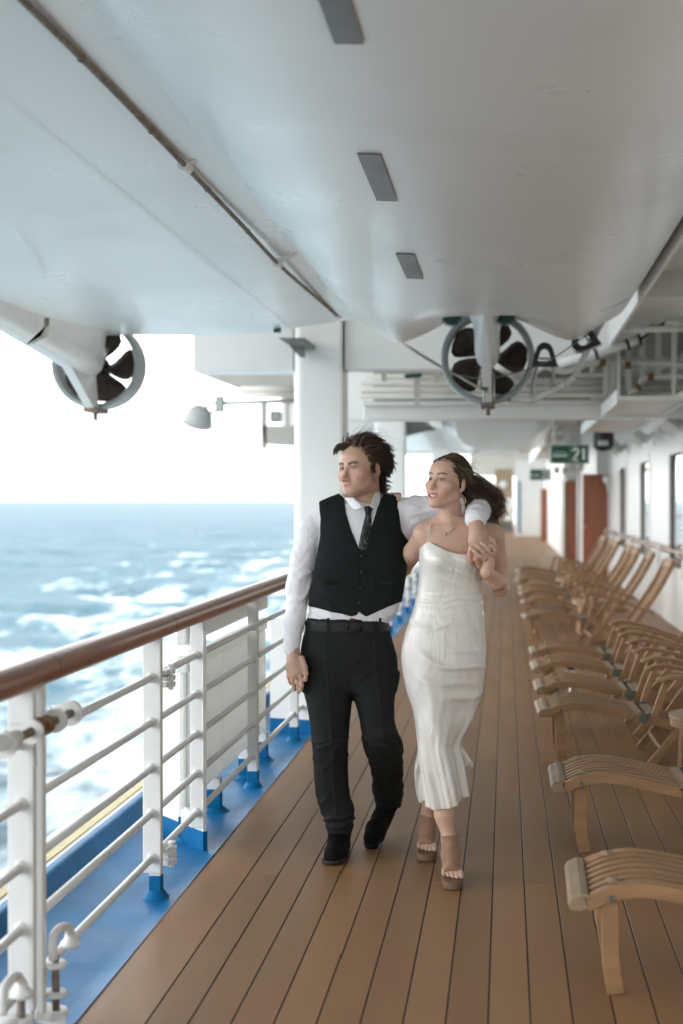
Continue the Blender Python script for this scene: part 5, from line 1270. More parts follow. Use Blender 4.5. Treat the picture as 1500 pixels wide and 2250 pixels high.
N_ = normals(V, F); X, Y = to_px(V); left = X < 776
d = np.where(left, .005 * ridge((Y + .5 * (X - 730)) / 9.5 + 2.4 * wob(V, 21, 5)) * (bell(Y, 1650, 34) * .8 + bell(Y, 1790, 34) * 1.7 + .12), .006 * ridge((Y - .75 * (X - 840)) / 10 + 2.4 * wob(V, 22, 5)) * (bell(Y, 1640, 34) * 1.1 + bell(Y, 1735, 40) * 1.2 + .12))
d += .0045 * ridge((Y + .9 * np.abs(X - 770)) / 10 + 1.6 * wob(V, 23, 4)) * bell(Y, 1485, 34) * bell(X, 775, 60)
crease = np.where(left, bell(X, 722 + (Y - 1500) * .06, 3.2), bell(X, 830 + (Y - 1500) * .09, 3.2)) * (Y > 1400) * (Y < 1790); d += .0028 * crease
V = V + N_ * d[:, None]; V[:, 2] -= 0
tro = skin_obj('trousers', V, F, 'trouser_wool', man)
fb = Fld(); fb.loft([(1361, 672, 853.5, .114, .112), (1372, 671, 854, .1145, .113), (1386, 671, 855.5, .1150, .115)], VM, .0, 2.5)
V, F = extract(fb, (pf(662, 0, 0)[0], -.06, pf(0, 1388, 0)[2]), (pf(866, 0, 0)[0], .22, pf(0, 1359, 0)[2]), .0032, 1)
belt = skin_obj('belt', V, F, 'belt_leather', man)
bv = VM - .1215; sq = [pf_world(pf(x, y, bv)) for x, y in ((763, 1364), (793, 1364), (793, 1386), (763, 1386))]
for a, b in zip(sq, sq[1:] + sq[:1]): MB().tube([a, b], .0042, 8).build('buckle_bar', 'belt_buckle', belt, smooth=True)
for x in (722, 834): 
    a = pf_world(pf(x, 1358, VM - .112)); b = pf_world(pf(x, 1389, VM - .118)); MB().beam(a, b, .011, .004, (0, 1, 0)).build('belt_loop', 'trouser_wool', tro)
MB().prism([pf_world(pf(x, y, VM - .112)) for x, y in ((764, 1365), (770, 1358), (784, 1361), (788, 1366))], pf_world((0, .004, 0)) - pf_world((0, 0, 0))).build('shirt_tag', 'crimson', man)
# ---- shoes
def shoe(toe, ball, mid, heel, ank, floor_cut, name_v):
    f = Fld(); f.cone(heel, mid, .036, .036, .01); f.cone(mid, ball, .038, .044, .02); f.cone(ball, toe, .045, .037, .015); f.cone(ank, mid, .044, .040, .025); f.cone(ank, heel, .044, .036, .025)
    if floor_cut is not None:
        g = Fld(); fl = floor_cut; f0 = f
        g.add(lambda P: np.maximum(f0(P), (fl - P[:, 2]).astype(f32)), np.min([toe, heel, ball], 0) - .06, np.max([toe, ank, heel], 0) + .06)
        f = g
    lo = np.min([toe, ball, heel, ank], 0) - .06; hi = np.max([toe, ball, heel, ank], 0) + .06
    return extract(f, lo, hi, .0035, 1)
fa = FLOOR(735, 1880)[2]
toe = pf(731, 1884, -.075); ball = pf(737, 1872, -.015); mid = pf(742, 1858, .05); heel = pf(748, 1856, .13); ank = pf(746, 1828, .08)
for p_ in (toe, ball, heel, mid): p_[2] = fa + (.032 if p_ is not mid else .045)
V, F = shoe(toe, ball, mid, heel, ank, fa + .012, 0); sh = skin_obj('shoe', V, F, 'black_suede', man)
def sole(pts, w0, w1, parent, nrm=None):
    V, F = extract(Fld().add(lambda P: np.maximum(np.minimum.reduce([np.linalg.norm((P - a)[:, :2] - np.clip(((P - a)[:, :2] @ (b - a)[:2]) / ((b - a)[:2] @ (b - a)[:2]), 0, 1)[:, None] * (b - a)[:2], axis=1) - r_ for a, b, r_ in pts]), np.abs(P[:, 2] - (w0 + w1) / 2) - (w1 - w0) / 2).astype(f32), np.min([p[0] for p in pts] + [p[1] for p in pts], 0) - .07, np.max([p[0] for p in pts] + [p[1] for p in pts], 0) + .07),
                   np.min([p[0] for p in pts] + [p[1] for p in pts], 0) - .08, np.max([p[0] for p in pts] + [p[1] for p in pts], 0) + .08, .003, 1)
    return skin_obj('sole', V, F, 'sole_rubber', parent)
sole([(toe, ball, .045), (ball, mid, .043), (mid, heel, .039)], fa + .002, fa + .019, sh)
for k in range(4):
    a = pf_world(pf(733 + k * 2.5, 1850 - k * 6, -.0 + .02 * k)); o = np.array([.022, 0, 0])
    zt = np.array([0, -.012, .012]); MB().tube([a - o + zt, a + zt * 1.5, a + o + zt], .0035, 6).build('lace', 'black_suede', sh)
toe = pf(815, 1840, .185); ball = pf(824, 1822, .235); mid = pf(836, 1800, .30); heel = pf(846, 1786, .40); ank = pf(850, 1766, .35)
V, F = shoe(toe, ball, mid, heel, ank, None, 0); sh2 = skin_obj('shoe', V, F, 'black_suede', man)
dn = np.array([0, .012, -.024]); fq = Fld(); fq.cone(toe + dn, ball + dn, .036, .042, .01); fq.cone(ball + dn, heel + dn, .042, .034, .01)
V, F = extract(fq, np.min([toe, heel, ball], 0) - .1, np.max([toe, heel, ball], 0) + .1, .0035, 1); skin_obj('sole', V, F, 'sole_rubber', sh2)

# ---- hair: windswept, swept up and back
hm = Hair(); rng = np.random.RandomState(11)
def scalp(th, ph, lift=0):
    """point on the skull: th from the crown, ph round from the front (0) to the left (+)"""
    r_ = np.array([.076, .099, .085]) + lift; n = np.array([math.sin(th) * math.sin(ph), math.sin(th) * math.cos(ph), math.cos(th)]); return np.array([0, -.012, .034]) + r_ * n, n
def hairy(p):
    if p[1] > np.interp(p[2], [-.022, 0, .03, .06, .083, .095], [.014, .022, .033, .052, .070, .2]): return False
    if p[2] < -.012 and -.034 < p[1] < -.006: return False
    return p[2] > -.078 or (p[1] > -.006 and p[2] > -.022)
cnt = 0
while cnt < 620:
    th = math.acos(1 - rng.uniform(0, 1) * 1.45); ph = rng.uniform(-math.pi, math.pi); p, n = scalp(th, ph, -.002)
    if not hairy(p): continue
    cnt += 1
    front = np.clip((p[1] + .01) / .08, 0, 1); low = np.clip((.05 - p[2]) / .10, 0, 1); back = np.clip((-p[1] - .0) / .09, 0, 1)
    side_burn = p[1] > -.006 and p[2] < .022
    L = rng.uniform(.068, .100) - .018 * low - .006 * back
    flow = np.array([.15 + rng.normal(0, .12), -1.0, .35 * front - .55 * back - .35 * low])
    lift = rng.uniform(.12, .80) * (1 - .40 * low); flip = rng.uniform(.0, 1.0) * (back * .8 + .1); wave = rng.uniform(.003, .009)
    if side_burn: L = .03; lift = .05; flow = np.array([0, -.5, -1.0]); flip = 0
    if front > .75 and p[2] > .07:                                   # quiff: forward and up first, then over
        lift = rng.uniform(.7, 1.35); L = rng.uniform(.060, .09)
    g = guide(HM, p, L, flow, lift, flip, wave, rng.uniform(0, 6.28), 11, .5 + .4 * back, rng)
    base = np.array([.050, .028, .017]) * rng.uniform(.65, 1.4) * (1 + 1.5 * front ** 2)
    sp = rng.normal(0, 1, (11, 3)); sp *= (.0062 / np.maximum(np.linalg.norm(sp, axis=1), .5))[:, None]
    for o in sp:
        pp = out_of_skull(g + o * np.linspace(1.0, rng.uniform(.25, .75), len(g))[:, None] + rng.normal(0, .0006, g.shape))
        m_ = rng.uniform(.8, 1.0); pp = pp[:max(6, int(len(pp) * m_))]
        hm.strand(np.array([HM.out(x) for x in pp]), .00088, base * rng.uniform(.6, 1.4))
for it in range(120):                                  # nape, curling out over the collar
    x_ = rng.uniform(-.048, .052); z_ = rng.uniform(-.085, -.005); p = np.array([x_, -.072 + .35 * abs(x_) + rng.uniform(-.004, .006) - .25 * (z_ + .085) * .4, z_]); q = p.copy(); d = np.array([x_ * 5, -.9, -.75]); pts = []; L = rng.uniform(.040, .062); fl = rng.uniform(.05, .32)
    for k in range(9): pts.append(q.copy()); d = d / np.linalg.norm(d) + np.array([x_ * 1.2, -.10, (-.12 if k < 4 else fl)]); d /= np.linalg.norm(d); q = q + d * L / 8
    base = np.array([.036, .019, .012]) * rng.uniform(.7, 1.3)
    for s_ in range(10): hm.strand(np.array([HM.out(x) for x in np.array(pts) + rng.normal(0, .0042, 3) * np.linspace(1, .4, 9)[:, None]]), .00105, base * rng.uniform(.75, 1.25))
for it in range(60):                                   # loose flyaways
    p, n = scalp(rng.uniform(.2, 1.1), rng.uniform(-2.6, 2.6)); 
    if not hairy(p): continue
    g = guide(HM, p, rng.uniform(.08, .13), (.2, -1, .3), rng.uniform(.7, 1.3), rng.uniform(-.5, .6), .008, rng.uniform(0, 6), 12, .3, rng); hm.strand(np.array([HM.out(x) for x in g]), .0007, np.array([.06, .035, .022]))
for it in range(34):                                   # forelock falling at the far temple
    r0 = np.array([rng.uniform(-.062, -.010), 0, 0]); r0[1] = .078 - abs(r0[0]) * .35; r0[2] = rng.uniform(.078, .098); d = np.array([-.45, .55, .75]) + rng.normal(0, .12, 3); q = r0.copy(); pts = []
    for k in range(10): pts.append(q.copy()); d = d + np.array([-.03, -.03, -.30]); d /= np.linalg.norm(d); q = q + d * .0058
    for s_ in range(7):
        pp = np.array(pts) + rng.normal(0, .004, 3) * np.linspace(1, .4, 10)[:, None]; hm.strand(np.array([HM.out(x) for x in pp]), .0010, np.array([.075, .044, .028]) * rng.uniform(.7, 1.2))
hm.build('hair', 'hair', man)
# cap under the strands
fc = Fld(); HM.E(fc, (0, -.015, .037), (.0785, .1005, .0865), 0)
fc2 = Fld(); _c = fc
def cap_fn(P):
    q = HM.loc(P); d = _c(P); cut = np.maximum(q[:, 1] - .040 - np.clip((q[:, 2] - .080) * 2.2, -.2, .08), -(q[:, 2] + .02 + np.clip((q[:, 1] + .02) * 1.2, -.05, .08))); return np.maximum(d, (cut * HM.s).astype(f32))
fc2.add(cap_fn, HM.c - .14, HM.c + .14)
V, F = extract(fc2, HM.c - .15, HM.c + .15, .004, 1); skin_obj('hair_undercoat', V, F, 'hair', man, np.tile([.030, .016, .010], (len(V), 1)))
# =================================================================== THE WOMAN
VW = -.14
wom_base = at(975, 1900, z=0); wom_base[2] = 0
wom = thing('person', wom_base, 'person in long white satin slip dress and tan heels, holding the hand over her shoulder', 'person')
HW = Head(pf(983, 1061, VW - .01), head_axes(R(43), R(8), R(-3)), .965)
f = Fld(); build_head(f, HW, True, True)
f.cone(HW.out((0, -.020, -.05)), pf(988, 1150, VW + .02), .046, .050, .02)
f.cone(HW.out((.0, .005, -.080)), pf(984, 1142, VW - .015), .028, .036, .025)
f.cone(pf(984, 1128, VW - .025), pf(990, 1158, VW - .065), .012, .010, .03)
# shoulders, chest
f.loft([(1138, 962, 1018, .045, .05), (1152, 946, 1046, .058, .065), (1166, 930, 1082, .075, .08), (1182, 926, 1084, .085, .085), (1205, 924, 1066, .092, .085), (1240, 924, 1056, .092, .08), (1300, 922, 1050, .08, .08), (1350, 912, 1052, .085, .09)], VW, .03, 2.3)
f.chain([pf(955, 1156, VW), pf(932, 1172, VW)], [.035, .046], .03); f.chain([pf(1030, 1154, VW), pf(1082, 1176, VW + .005)], [.035, .044], .03)
f.cone(pf(1000, 1160, VW - .062), pf(1060, 1158, VW - .045), .010, .009, .02); f.cone(pf(985, 1161, VW - .064), pf(945, 1160, VW - .045), .010, .009, .02)   # collar bones
# left arm: elbow down, forearm folded up to his hand
SH = pf(1082, 1176, VW + .005); EB = pf(1097, 1291, VW + .03); WR = pf(1068, 1256, -.262)
f.chain([SH, pf(1092, 1232, VW + .012), EB], [.046, .041, .036], .02); f.chain([EB, pf(1090, 1276, -.185), WR], [.036, .035, .0255], .02)
f.chain([WR, pf(1070, 1238, -.262), pf(1072, 1222, -.258)], [.024, .027, .024], .015)
for pts in (((1066, 1236, -.27), (1052, 1222, -.300), (1042, 1212, -.315), (1033, 1204, -.316)), ((1070, 1228, -.27), (1060, 1212, -.305), (1051, 1203, -.318), (1042, 1196, -.318)), ((1075, 1222, -.268), (1072, 1208, -.300), (1064, 1199, -.312), (1056, 1194, -.314))):
    finger(f, [pf(*p) for p in pts], .0094, .0068)
finger(f, [pf(1082, 1220, -.262), pf(1085, 1208, -.285), pf(1080, 1200, -.298), pf(1073, 1198, -.302)], .0085, .0062)
finger(f, [pf(1078, 1228, -.262), pf(1088, 1206, -.268), pf(1083, 1186, -.280)], .011, .0075)
# right arm behind his back, fingers over his shoulder
f.chain([pf(932, 1174, VW + .005), pf(908, 1212, -.02), pf(885, 1246, .16)], [.045, .041, .036], .02)
f.chain([pf(885, 1246, .16), pf(876, 1170, .30), pf(864, 1112, .20)], [.036, .033, .026], .02); f.cone(pf(864, 1112, .20), pf(860, 1100, .15), .026, .024, .02)
for x0, x1, y1 in ((852, 847, 1098), (861, 858, 1100), (869, 868, 1099), (875, 876, 1097)):
    finger(f, [pf(x0, 1097, .145), pf((x0 + x1) / 2, 1087, .09), pf(x1, 1090, .055), pf(x1 - 1, y1 + 1, .038)], .0095, .0078)
V1, F1 = extract(f, (pf(925, 0, 0)[0], -.32, pf(0, 1128, 0)[2]), (pf(1040, 0, 0)[0], .06, pf(0, 1000, 0)[2]), .0025, 1)
V2, F2 = extract(f, (pf(835, 0, 0)[0], -.36, pf(0, 1330, 0)[2]), (pf(1130, 0, 0)[0], .38, pf(0, 1126, 0)[2]), .0034, 1)
V2b, F2b = extract(f, (pf(838, 0, 0)[0], .0, pf(0, 1127, 0)[2]), (pf(892, 0, 0)[0], .30, pf(0, 1076, 0)[2]), .003, 1)
# legs; lower parts show under the hem
fl = Fld()
fl.chain([pf(948, 1400, VW), pf(958, 1600, -.20), pf(966, 1700, -.24), pf(975, 1790, -.285), pf(986, 1846, -.30)], [.085, .055, .048, .036, .028], .03)
fl.chain([pf(1000, 1400, VW), pf(985, 1600, -.12), pf(955, 1720, .06), pf(938, 1790, .14)], [.085, .055, .046, .032], .03)
fa1 = FLOOR(992, 1935)[2]; fa2 = FLOOR(935, 1868)[2]
def foot(f, ank, ball, toe, heel, n_toes=5, spread=.034, lat=1):
    f.chain([ank, (ank + ball) / 2 + np.array([0, 0, .006]), ball], [.030, .033, .026], .02); f.cone(ank, heel, .028, .024, .02)
    d = toe - ball; lat_v = np.cross(d, [0, 0, 1]); lat_v /= np.linalg.norm(lat_v)
    for i in range(5):
        o = (i - 2) / 2 * spread * lat_v * lat; t = 1 - .10 * abs(i - 1.2) ** 1.3; r_ = .0125 if i == 0 else .0092 - .0005 * i
        f.chain([ball + o * .8, ball + o + d * t * .6 + np.array([0, 0, .004]), ball + o + d * t], [.013, r_, r_ * .9], .006)
A1 = pf(987, 1848, -.30); B1 = pf(990, 1902, -.385); T1 = pf(993, 1922, -.45); H1 = pf(985, 1868, -.26)
B1[2] = fa1 + .052; T1[2] = fa1 + .040
foot(fl, A1, B1, T1, H1, lat=1)
A2 = pf(937, 1800, .14); B2 = pf(936, 1850, .06); T2 = pf(935, 1866, -.01); H2 = pf(932, 1815, .19)
B2[2] = fa2 + .055; T2[2] = fa2 + .040
foot(fl, A2, B2, T2, H2, lat=1)
V3, F3 = extract(fl, (pf(900, 0, 0)[0], -.52, pf(0, 1960, 0)[2]), (pf(1030, 0, 0)[0], .26, pf(0, 1735, 0)[2]), .003, 1)
fl2 = Fld(); fl2.ops = list(fl.ops) + list(f.ops)[-40:]
V4, F4 = extract(fl, (pf(870, 0, 0)[0], -.40, pf(0, 1745, 0)[2]), (pf(1080, 0, 0)[0], .2, pf(0, 1320, 0)[2]), .012, 1)
SKIN_W = (.60, .375, .28)
V, F = join([(V1, F1), (V2, F2), (V2b, F2b), (V3, F3), (V4, F4)])
cols = face_pigment(V, HW, SKIN_W, True)
X, Y = to_px(V)
her_f = ((V[:, 1] < -.29) & (Y > 1185) & (Y < 1225) & (X > 1025)); cols[her_f] = np.array([.66, .44, .35])
for T, B, lat in ((T1, B1, 1), (T2, B2, 1)):                   # pale green nail polish
    d = T - B; lv = np.cross(d, [0, 0, 1]); lv /= np.linalg.norm(lv)
    for i in range(5):
        o = (i - 2) / 2 * .034 * lv; t = 1 - .10 * abs(i - 1.2) ** 1.3; c = B + o + d * t + np.array([0, -.004, .008]); m = np.linalg.norm(V - c, axis=1) < (.0075 if i == 0 else .0055); cols[m] = np.array([.40, .50, .40])
skin_obj('body', V, F, 'skin', wom, cols)
add_eyes(HW, wom, HW.M @ np.array([-.02, 1, .12]), (.07, .06, .045))
# teeth
row = []
for u in np.linspace(-1, 1, 11): row.append([HW.out((u * .022, .0948 - .009 * u * u, z_ + .005 * u * u)) for z_ in (-.0630, -.0690, -.0750)])
MB().grid([[pf_world(p) for p in r_] for r_ in row]).build('teeth', 'teeth', wom, smooth=True, solid=.002)

# ---- dress
DR = [(1192, 921, 1062, .100, .085, 0), (1212, 920, 1063, .118, .085, 0), (1232, 920, 1062, .122, .085, 0), (1258, 921, 1059, .106, .085, 0), (1285, 919, 1056, .097, .086, 0), (1310, 915, 1056, .094, .090, 0), (1345, 906, 1060, .100, .10, 0), (1385, 892, 1063, .108, .118, 0), (1430, 881, 1066, .110, .125, -.005), (1480, 884, 1063, .110, .12, -.01), (1520, 893, 1057, .106, .11, -.02), (1556, 905, 1046, .102, .105, -.03), (1595, 912, 1028, .098, .10, -.045), (1634, 917, 1006, .094, .095, -.06), (1670, 921, 1010, .092, .09, -.075), (1705, 928, 1014, .092, .09, -.085), (1740, 934, 1019, .094, .09, -.095), (1775, 939, 1023, .096, .09, -.10)]
t = np.array(DR); tt = np.array(smoothpts6(t, 5)); nU, nV = 200, 210; P = np.zeros((nV, nU, 3))
th = np.linspace(0, 2 * math.pi, nU, endpoint=False)               # 0 = image right, pi/2 = towards the camera
def ztop(a):
    """upper edge (photo row) round the body: two cups in front, low at the back"""
    x = np.cos(a); fr = np.sin(a) > 0
    front = np.interp(x, [-1, -.86, -.72, -.5, -.2, 0, .2, .5, .8, 1], [1206, 1196, 1189, 1198, 1209, 1213, 1216, 1216, 1212, 1216]); return np.where(fr, front, 1222)
def hem(a):
    x = np.cos(a); return np.where(np.sin(a) > 0, np.interp(x, [-1, -.75, 0, 1], [1768, 1772, 1766, 1748]), np.interp(x, [-1, 1], [1768, 1748]))
y0 = ztop(th); y0 = (y0 + np.roll(y0, 1) + np.roll(y0, -1) + np.roll(y0, 2) + np.roll(y0, -2)) / 5; y1 = hem(th)
for i in range(nV):
    s_ = i / (nV - 1); yy = y0 + (y1 - y0) * s_
    L_ = np.interp(yy, tt[:, 0], tt[:, 1]); R_ = np.interp(yy, tt[:, 0], tt[:, 2]); bf = np.interp(yy, tt[:, 0], tt[:, 3]); bb = np.interp(yy, tt[:, 0], tt[:, 4]); vv = VW + np.interp(yy, tt[:, 0], tt[:, 5])
    k = (D0 + vv) / F_PX; cu = ((L_ + R_) / 2 - 750) * k; a_ = (R_ - L_) / 2 * k; w_ = (1125 - yy) * k
    c, sn = np.cos(th), np.sin(th); n_ = 2.25; q = (np.abs(c) ** n_ + np.abs(sn) ** n_) ** (1 / n_)
    du = c / q * a_; dv = -sn / q * np.where(sn > 0, bf, bb)
    # breasts, navel and thighs
    X_ = (L_ + R_) / 2 + c * (R_ - L_) / 2; fr = np.clip(sn, 0, 1)
    bust = .020 * np.exp(-((yy - 1228) / 24) ** 2) * (np.exp(-((X_ - 955) / 24) ** 2) + np.exp(-((X_ - 1026) / 24) ** 2)) * fr
    thigh = .022 * np.exp(-((X_ - (930 + (yy - 1500) * .16)) / 30) ** 2) * np.clip((yy - 1420) / 90, 0, 1) * fr * np.clip((1800 - yy) / 120, 0, 1)
    sm_ = np.clip((X_ - 962) / 62, 0, 1); sm_ = sm_ * sm_ * (3 - 2 * sm_); gap = -.055 * sm_ * np.clip((yy - 1450) / 110, 0, 1) * np.clip((1690 - yy) / 60, 0, 1) * fr
    knee = .018 * np.exp(-((X_ - 940) / 22) ** 2 - ((yy - 1590) / 40) ** 2) * fr
    dv -= bust + thigh + gap + knee
    # folds: diagonals across the bust and hip, long verticals below the knee
    fo = .0085 * ridge((yy * .95 - X_ * .55 - 700) / 8.5 + .8 * np.sin(X_ / 31), 2.5) * np.exp(-((yy - 1252) / 30) ** 2) * np.exp(-((X_ - 1010) / 48) ** 2)
    fo += .0105 * ridge((yy - .42 * X_) / 15 + 1.2 * np.sin(X_ / 37 + yy / 50), 3) * np.exp(-((yy - 1470) / 42) ** 2) * np.exp(-((X_ - 985) / 62) ** 2)
    fo += .0110 * ridge((yy + .50 * X_) / 17 + 1.1 * np.sin(X_ / 29), 3) * np.exp(-((yy - 1525) / 34) ** 2) * np.exp(-((X_ - 1010) / 40) ** 2)
    fo += .0040 * ridge(yy / 5 + X_ / 60 + .6 * np.sin(X_ / 12), 2.5) * np.exp(-((yy - 1318) / 14) ** 2)
    fo += .0055 * ridge((yy - .15 * X_) / 13 + np.sin(X_ / 22), 3) * np.exp(-((yy - 1365) / 30) ** 2) * .6
    sk = np.clip((yy - 1560) / 150, 0, 1)
    fo += sk * (.0055 * np.sin(th * 7 + yy / 70 + 1.6 * np.sin(th * 2 + .5)) + .0035 * np.sin(th * 15 + 2 + yy / 38 + 1.3 * np.sin(th * 4)))
    fo += sk * .010 * np.sin(th * 5 + 1.0) 
    nr = np.stack([c, -sn], 0); du += nr[0] * fo; dv += nr[1] * fo
    P[i] = np.stack([cu + du, vv + dv, w_], 1)
def grid_faces(a, b, closed):
    idx = np.arange(a * b).reshape(a, b); r_ = np.roll(idx, -1, 1) if closed else idx[:, 1:]; l_ = idx if closed else idx[:, :-1]
    return np.stack([l_[:-1], r_[:-1], r_[1:], l_[1:]], -1).reshape(-1, 4)
parts = [(P.reshape(-1, 3), grid_faces(nV, nU, True))]
# back of the skirt blowing out behind: a second sheet
BK = [(1585, 914, 1034, -.05), (1610, 915, 1024, -.03), (1634, 916, 1013, -.01), (1655, 915, 1024, 0), (1682, 910, 1038, -.01), (1700, 909, 1021, -.02), (1725, 911, 1000, -.03), (1745, 914, 985, -.04), (1762, 919, 965, -.05)]
B_ = np.array(smoothpts6(np.array(BK), 5)); n2 = 70; Q = np.zeros((len(B_), n2, 3))
for i, (yy, l_, r_, vv) in enumerate(B_):
    for j in range(n2):
        u = j / (n2 - 1); v_ = vv + .03 - .05 * math.sin(math.pi * u) + .012 * math.sin(u * 22 + yy / 40) * min(1, (yy - 1580) / 60) - .06 * (1 - min(1, (yy - 1580) / 50)); Q[i, j] = pf(l_ + (r_ - l_) * u, yy + 3 * math.sin(u * 20) * (yy - 1580) / 180, v_)
parts.append((Q.reshape(-1, 3), grid_faces(len(B_), n2, False)))
V, F = join(parts); dress = skin_obj('dress', V, F, 'dress_satin', wom)
md = dress.modifiers.new('solid', 'SOLIDIFY'); md.thickness = .003; md.offset = 0
def line(name, pts, r_, m, parent, n=5): return MB().tube([pf_world(p) for p in smoothpts(pts, n)], r_, 6).build(name, m, parent, smooth=True)
line('strap', [pf(938, 1190, VW - .098), pf(941, 1172, VW - .088), pf(945, 1156, VW - .055), pf(950, 1145, VW - .01), pf(953, 1145, VW + .03)], .0028, 'dress_satin', dress)
line('strap', [pf(1038, 1214, VW - .105), pf(1042, 1185, VW - .098), pf(1044, 1166, VW - .07), pf(1044, 1152, VW - .02), pf(1042, 1150, VW + .03)], .0028, 'dress_satin', dress)
line('waist_seam', [P[int((1310 - 1206) / (1768 - 1206) * (nV - 1)), j] + np.array([0, -.0015, 0]) for j in range(6, 95, 4)], .0012, 'dress_satin', dress, 2)
# ---- jewellery
line('necklace', [pf(966, 1146, VW - .02), pf(968, 1158, VW - .060), pf(976, 1172, VW - .088), pf(980, 1175, VW - .091), pf(988, 1170, VW - .090), pf(1003, 1156, VW - .072), pf(1016, 1144, VW - .03)], .0011, 'gold', wom)
c = pf_world(pf(978, 1174, VW - .094)); MB().lathe([(0, .005), (.005, .002), (.006, -.002), (0, -.006)], c, 8, Euler((R(90), 0, 0)).to_matrix()).build('pendant', 'gold', wom)
ec = HW.out((.083, .002, -.040)); line('earring', [ec + np.array([.0, -.004, 0]), ec + np.array([.004, -.006, -.016])] + [ec + np.array([.004 + .012 * math.sin(a), -.006, -.034 + .018 * math.cos(a)]) for a in np.linspace(0, 6.28, 12)], .0011, 'gold', wom, 2)
bc = pf(1072, 1266, -.235); line('bracelet', [bc + np.array([.031 * math.cos(a) - .004, -.024 * math.sin(a), .010 * math.sin(a) + .022 * math.cos(a) * .55]) for a in np.linspace(0, 6.28, 22)], .0014, 'gold', wom, 2)
# ---- shoes: tan ankle sandals, open at the toes, on cork platform and high block heel
def sandal(A, B, T, H, fw, ankle_py):
    f = Fld(); m_ = (A + B) / 2 + np.array([0, 0, .006])
    f.chain([A + np.array([0, 0, .012]), m_, B], [.0335, .0365, .0335], .02); f.cone(B - np.array([0, 0, .004]), B + (T - B) * .30, .038, .037, .01); f.cone(A, H, .032, .028, .02)
    cutp = B + (T - B) * .55; dn = (T - B) / np.linalg.norm(T - B); f0 = f; g = Fld()
    def fn(P):
        d = f0(P); d = np.maximum(d, ((P - cutp) @ dn).astype(f32)); d = np.maximum(d, (fw + .030 - P[:, 2]).astype(f32)); top = A[2] + .030; return np.maximum(d, (P[:, 2] - top).astype(f32))
    g.add(fn, np.min([A, B, T, H], 0) - .06, np.max([A, B, T, H], 0) + .06)
    # side cut-outs behind the ankle
    V, F = extract(g, np.min([A, B, T, H], 0) - .07, np.max([A, B, T, H], 0) + .07, .003, 1); o = skin_obj('sandal', V, F, 'tan_suede', wom)
    tip = T + dn * .012; s = Fld(); hb = H.copy(); hb[2] = fw
    def plat(P):
        q = P.copy(); t = np.clip(((P - B)[:, :2] @ (tip - B)[:2]) / ((tip - B)[:2] @ (tip - B)[:2]), -.25, 1); d = np.linalg.norm((P - B)[:, :2] - t[:, None] * (tip - B)[:2], axis=1) - .040; return np.maximum(d, np.maximum(P[:, 2] - (fw + .032), fw + .002 - P[:, 2])).astype(f32)
    s.add(plat, np.min([B, tip], 0) - .06, np.max([B, tip], 0) + .06)
    arch = Fld(); s.chain([B + np.array([0, 0, -.03]), (B * .5 + H * .5) + np.array([0, 0, -.030]), H + np.array([0, 0, -.018])], [.024, .026, .026], .01)
    s.cone(H + np.array([0, 0, -.02]), np.array([H[0], H[1] + .008, fw + .02]), .027, .020, .01)
    f1 = s; gg = Fld(); gg.add(lambda P: np.maximum(f1(P), (fw + .002 - P[:, 2]).astype(f32)), np.min([B, tip, H], 0) - .12, np.max([B, tip, H], 0) + .06)
    V, F = extract(gg, np.min([B, tip, H, hb], 0) - .06, np.max([B, tip, H], 0) + .06, .003, 1); skin_obj('platform_heel', V, F, 'cork', o)
    r0 = [pf_world(A + np.array([.040 * math.cos(a), .036 * math.sin(a), .022])) for a in np.linspace(-2.8, .9, 12)]; MB().tube(r0, .004, 6).build('ankle_strap', 'tan_suede', o, smooth=True)
sandal(A1, B1, T1, H1, fa1, 0); sandal(A2, B2, T2, H2, fa2, 0)

# ---- hair: drawn back over the skull into a loose blown tail
hw = Hair(); rng = np.random.RandomState(21); c0 = np.array([0, -.012, .034])
tie_ = HW.loc(pf(1034, 1076, VW + .05)[None])[0]                    # where the tail gathers, behind the ear
tail_paths = [[(1034, 1070, .06), (1056, 1082, .08), (1074, 1096, .08), (1084, 1118, .06), (1086, 1142, .05)], [(1034, 1080, .04), (1050, 1098, .03), (1066, 1112, .03), (1080, 1128, .03), (1090, 1120, .02)], [(1030, 1062, .08), (1054, 1072, .09), (1076, 1084, .10), (1092, 1104, .08), (1096, 1128, .08)], [(1030, 1090, .03), (1040, 1112, .02), (1052, 1122, .03), (1070, 1140, .04), (1084, 1146, .04)]]
tail_paths = [[pf(x, y, VW + v) for x, y, v in p] for p in tail_paths]
def fhairy(p): return p[1] < np.interp(p[2], [-.03, 0, .03, .050, .064, .074], [-.006, .014, .034, .056, .072, .2]) and not (p[2] < -.015 and p[1] > -.034) and p[2] > -.085
cnt = 0
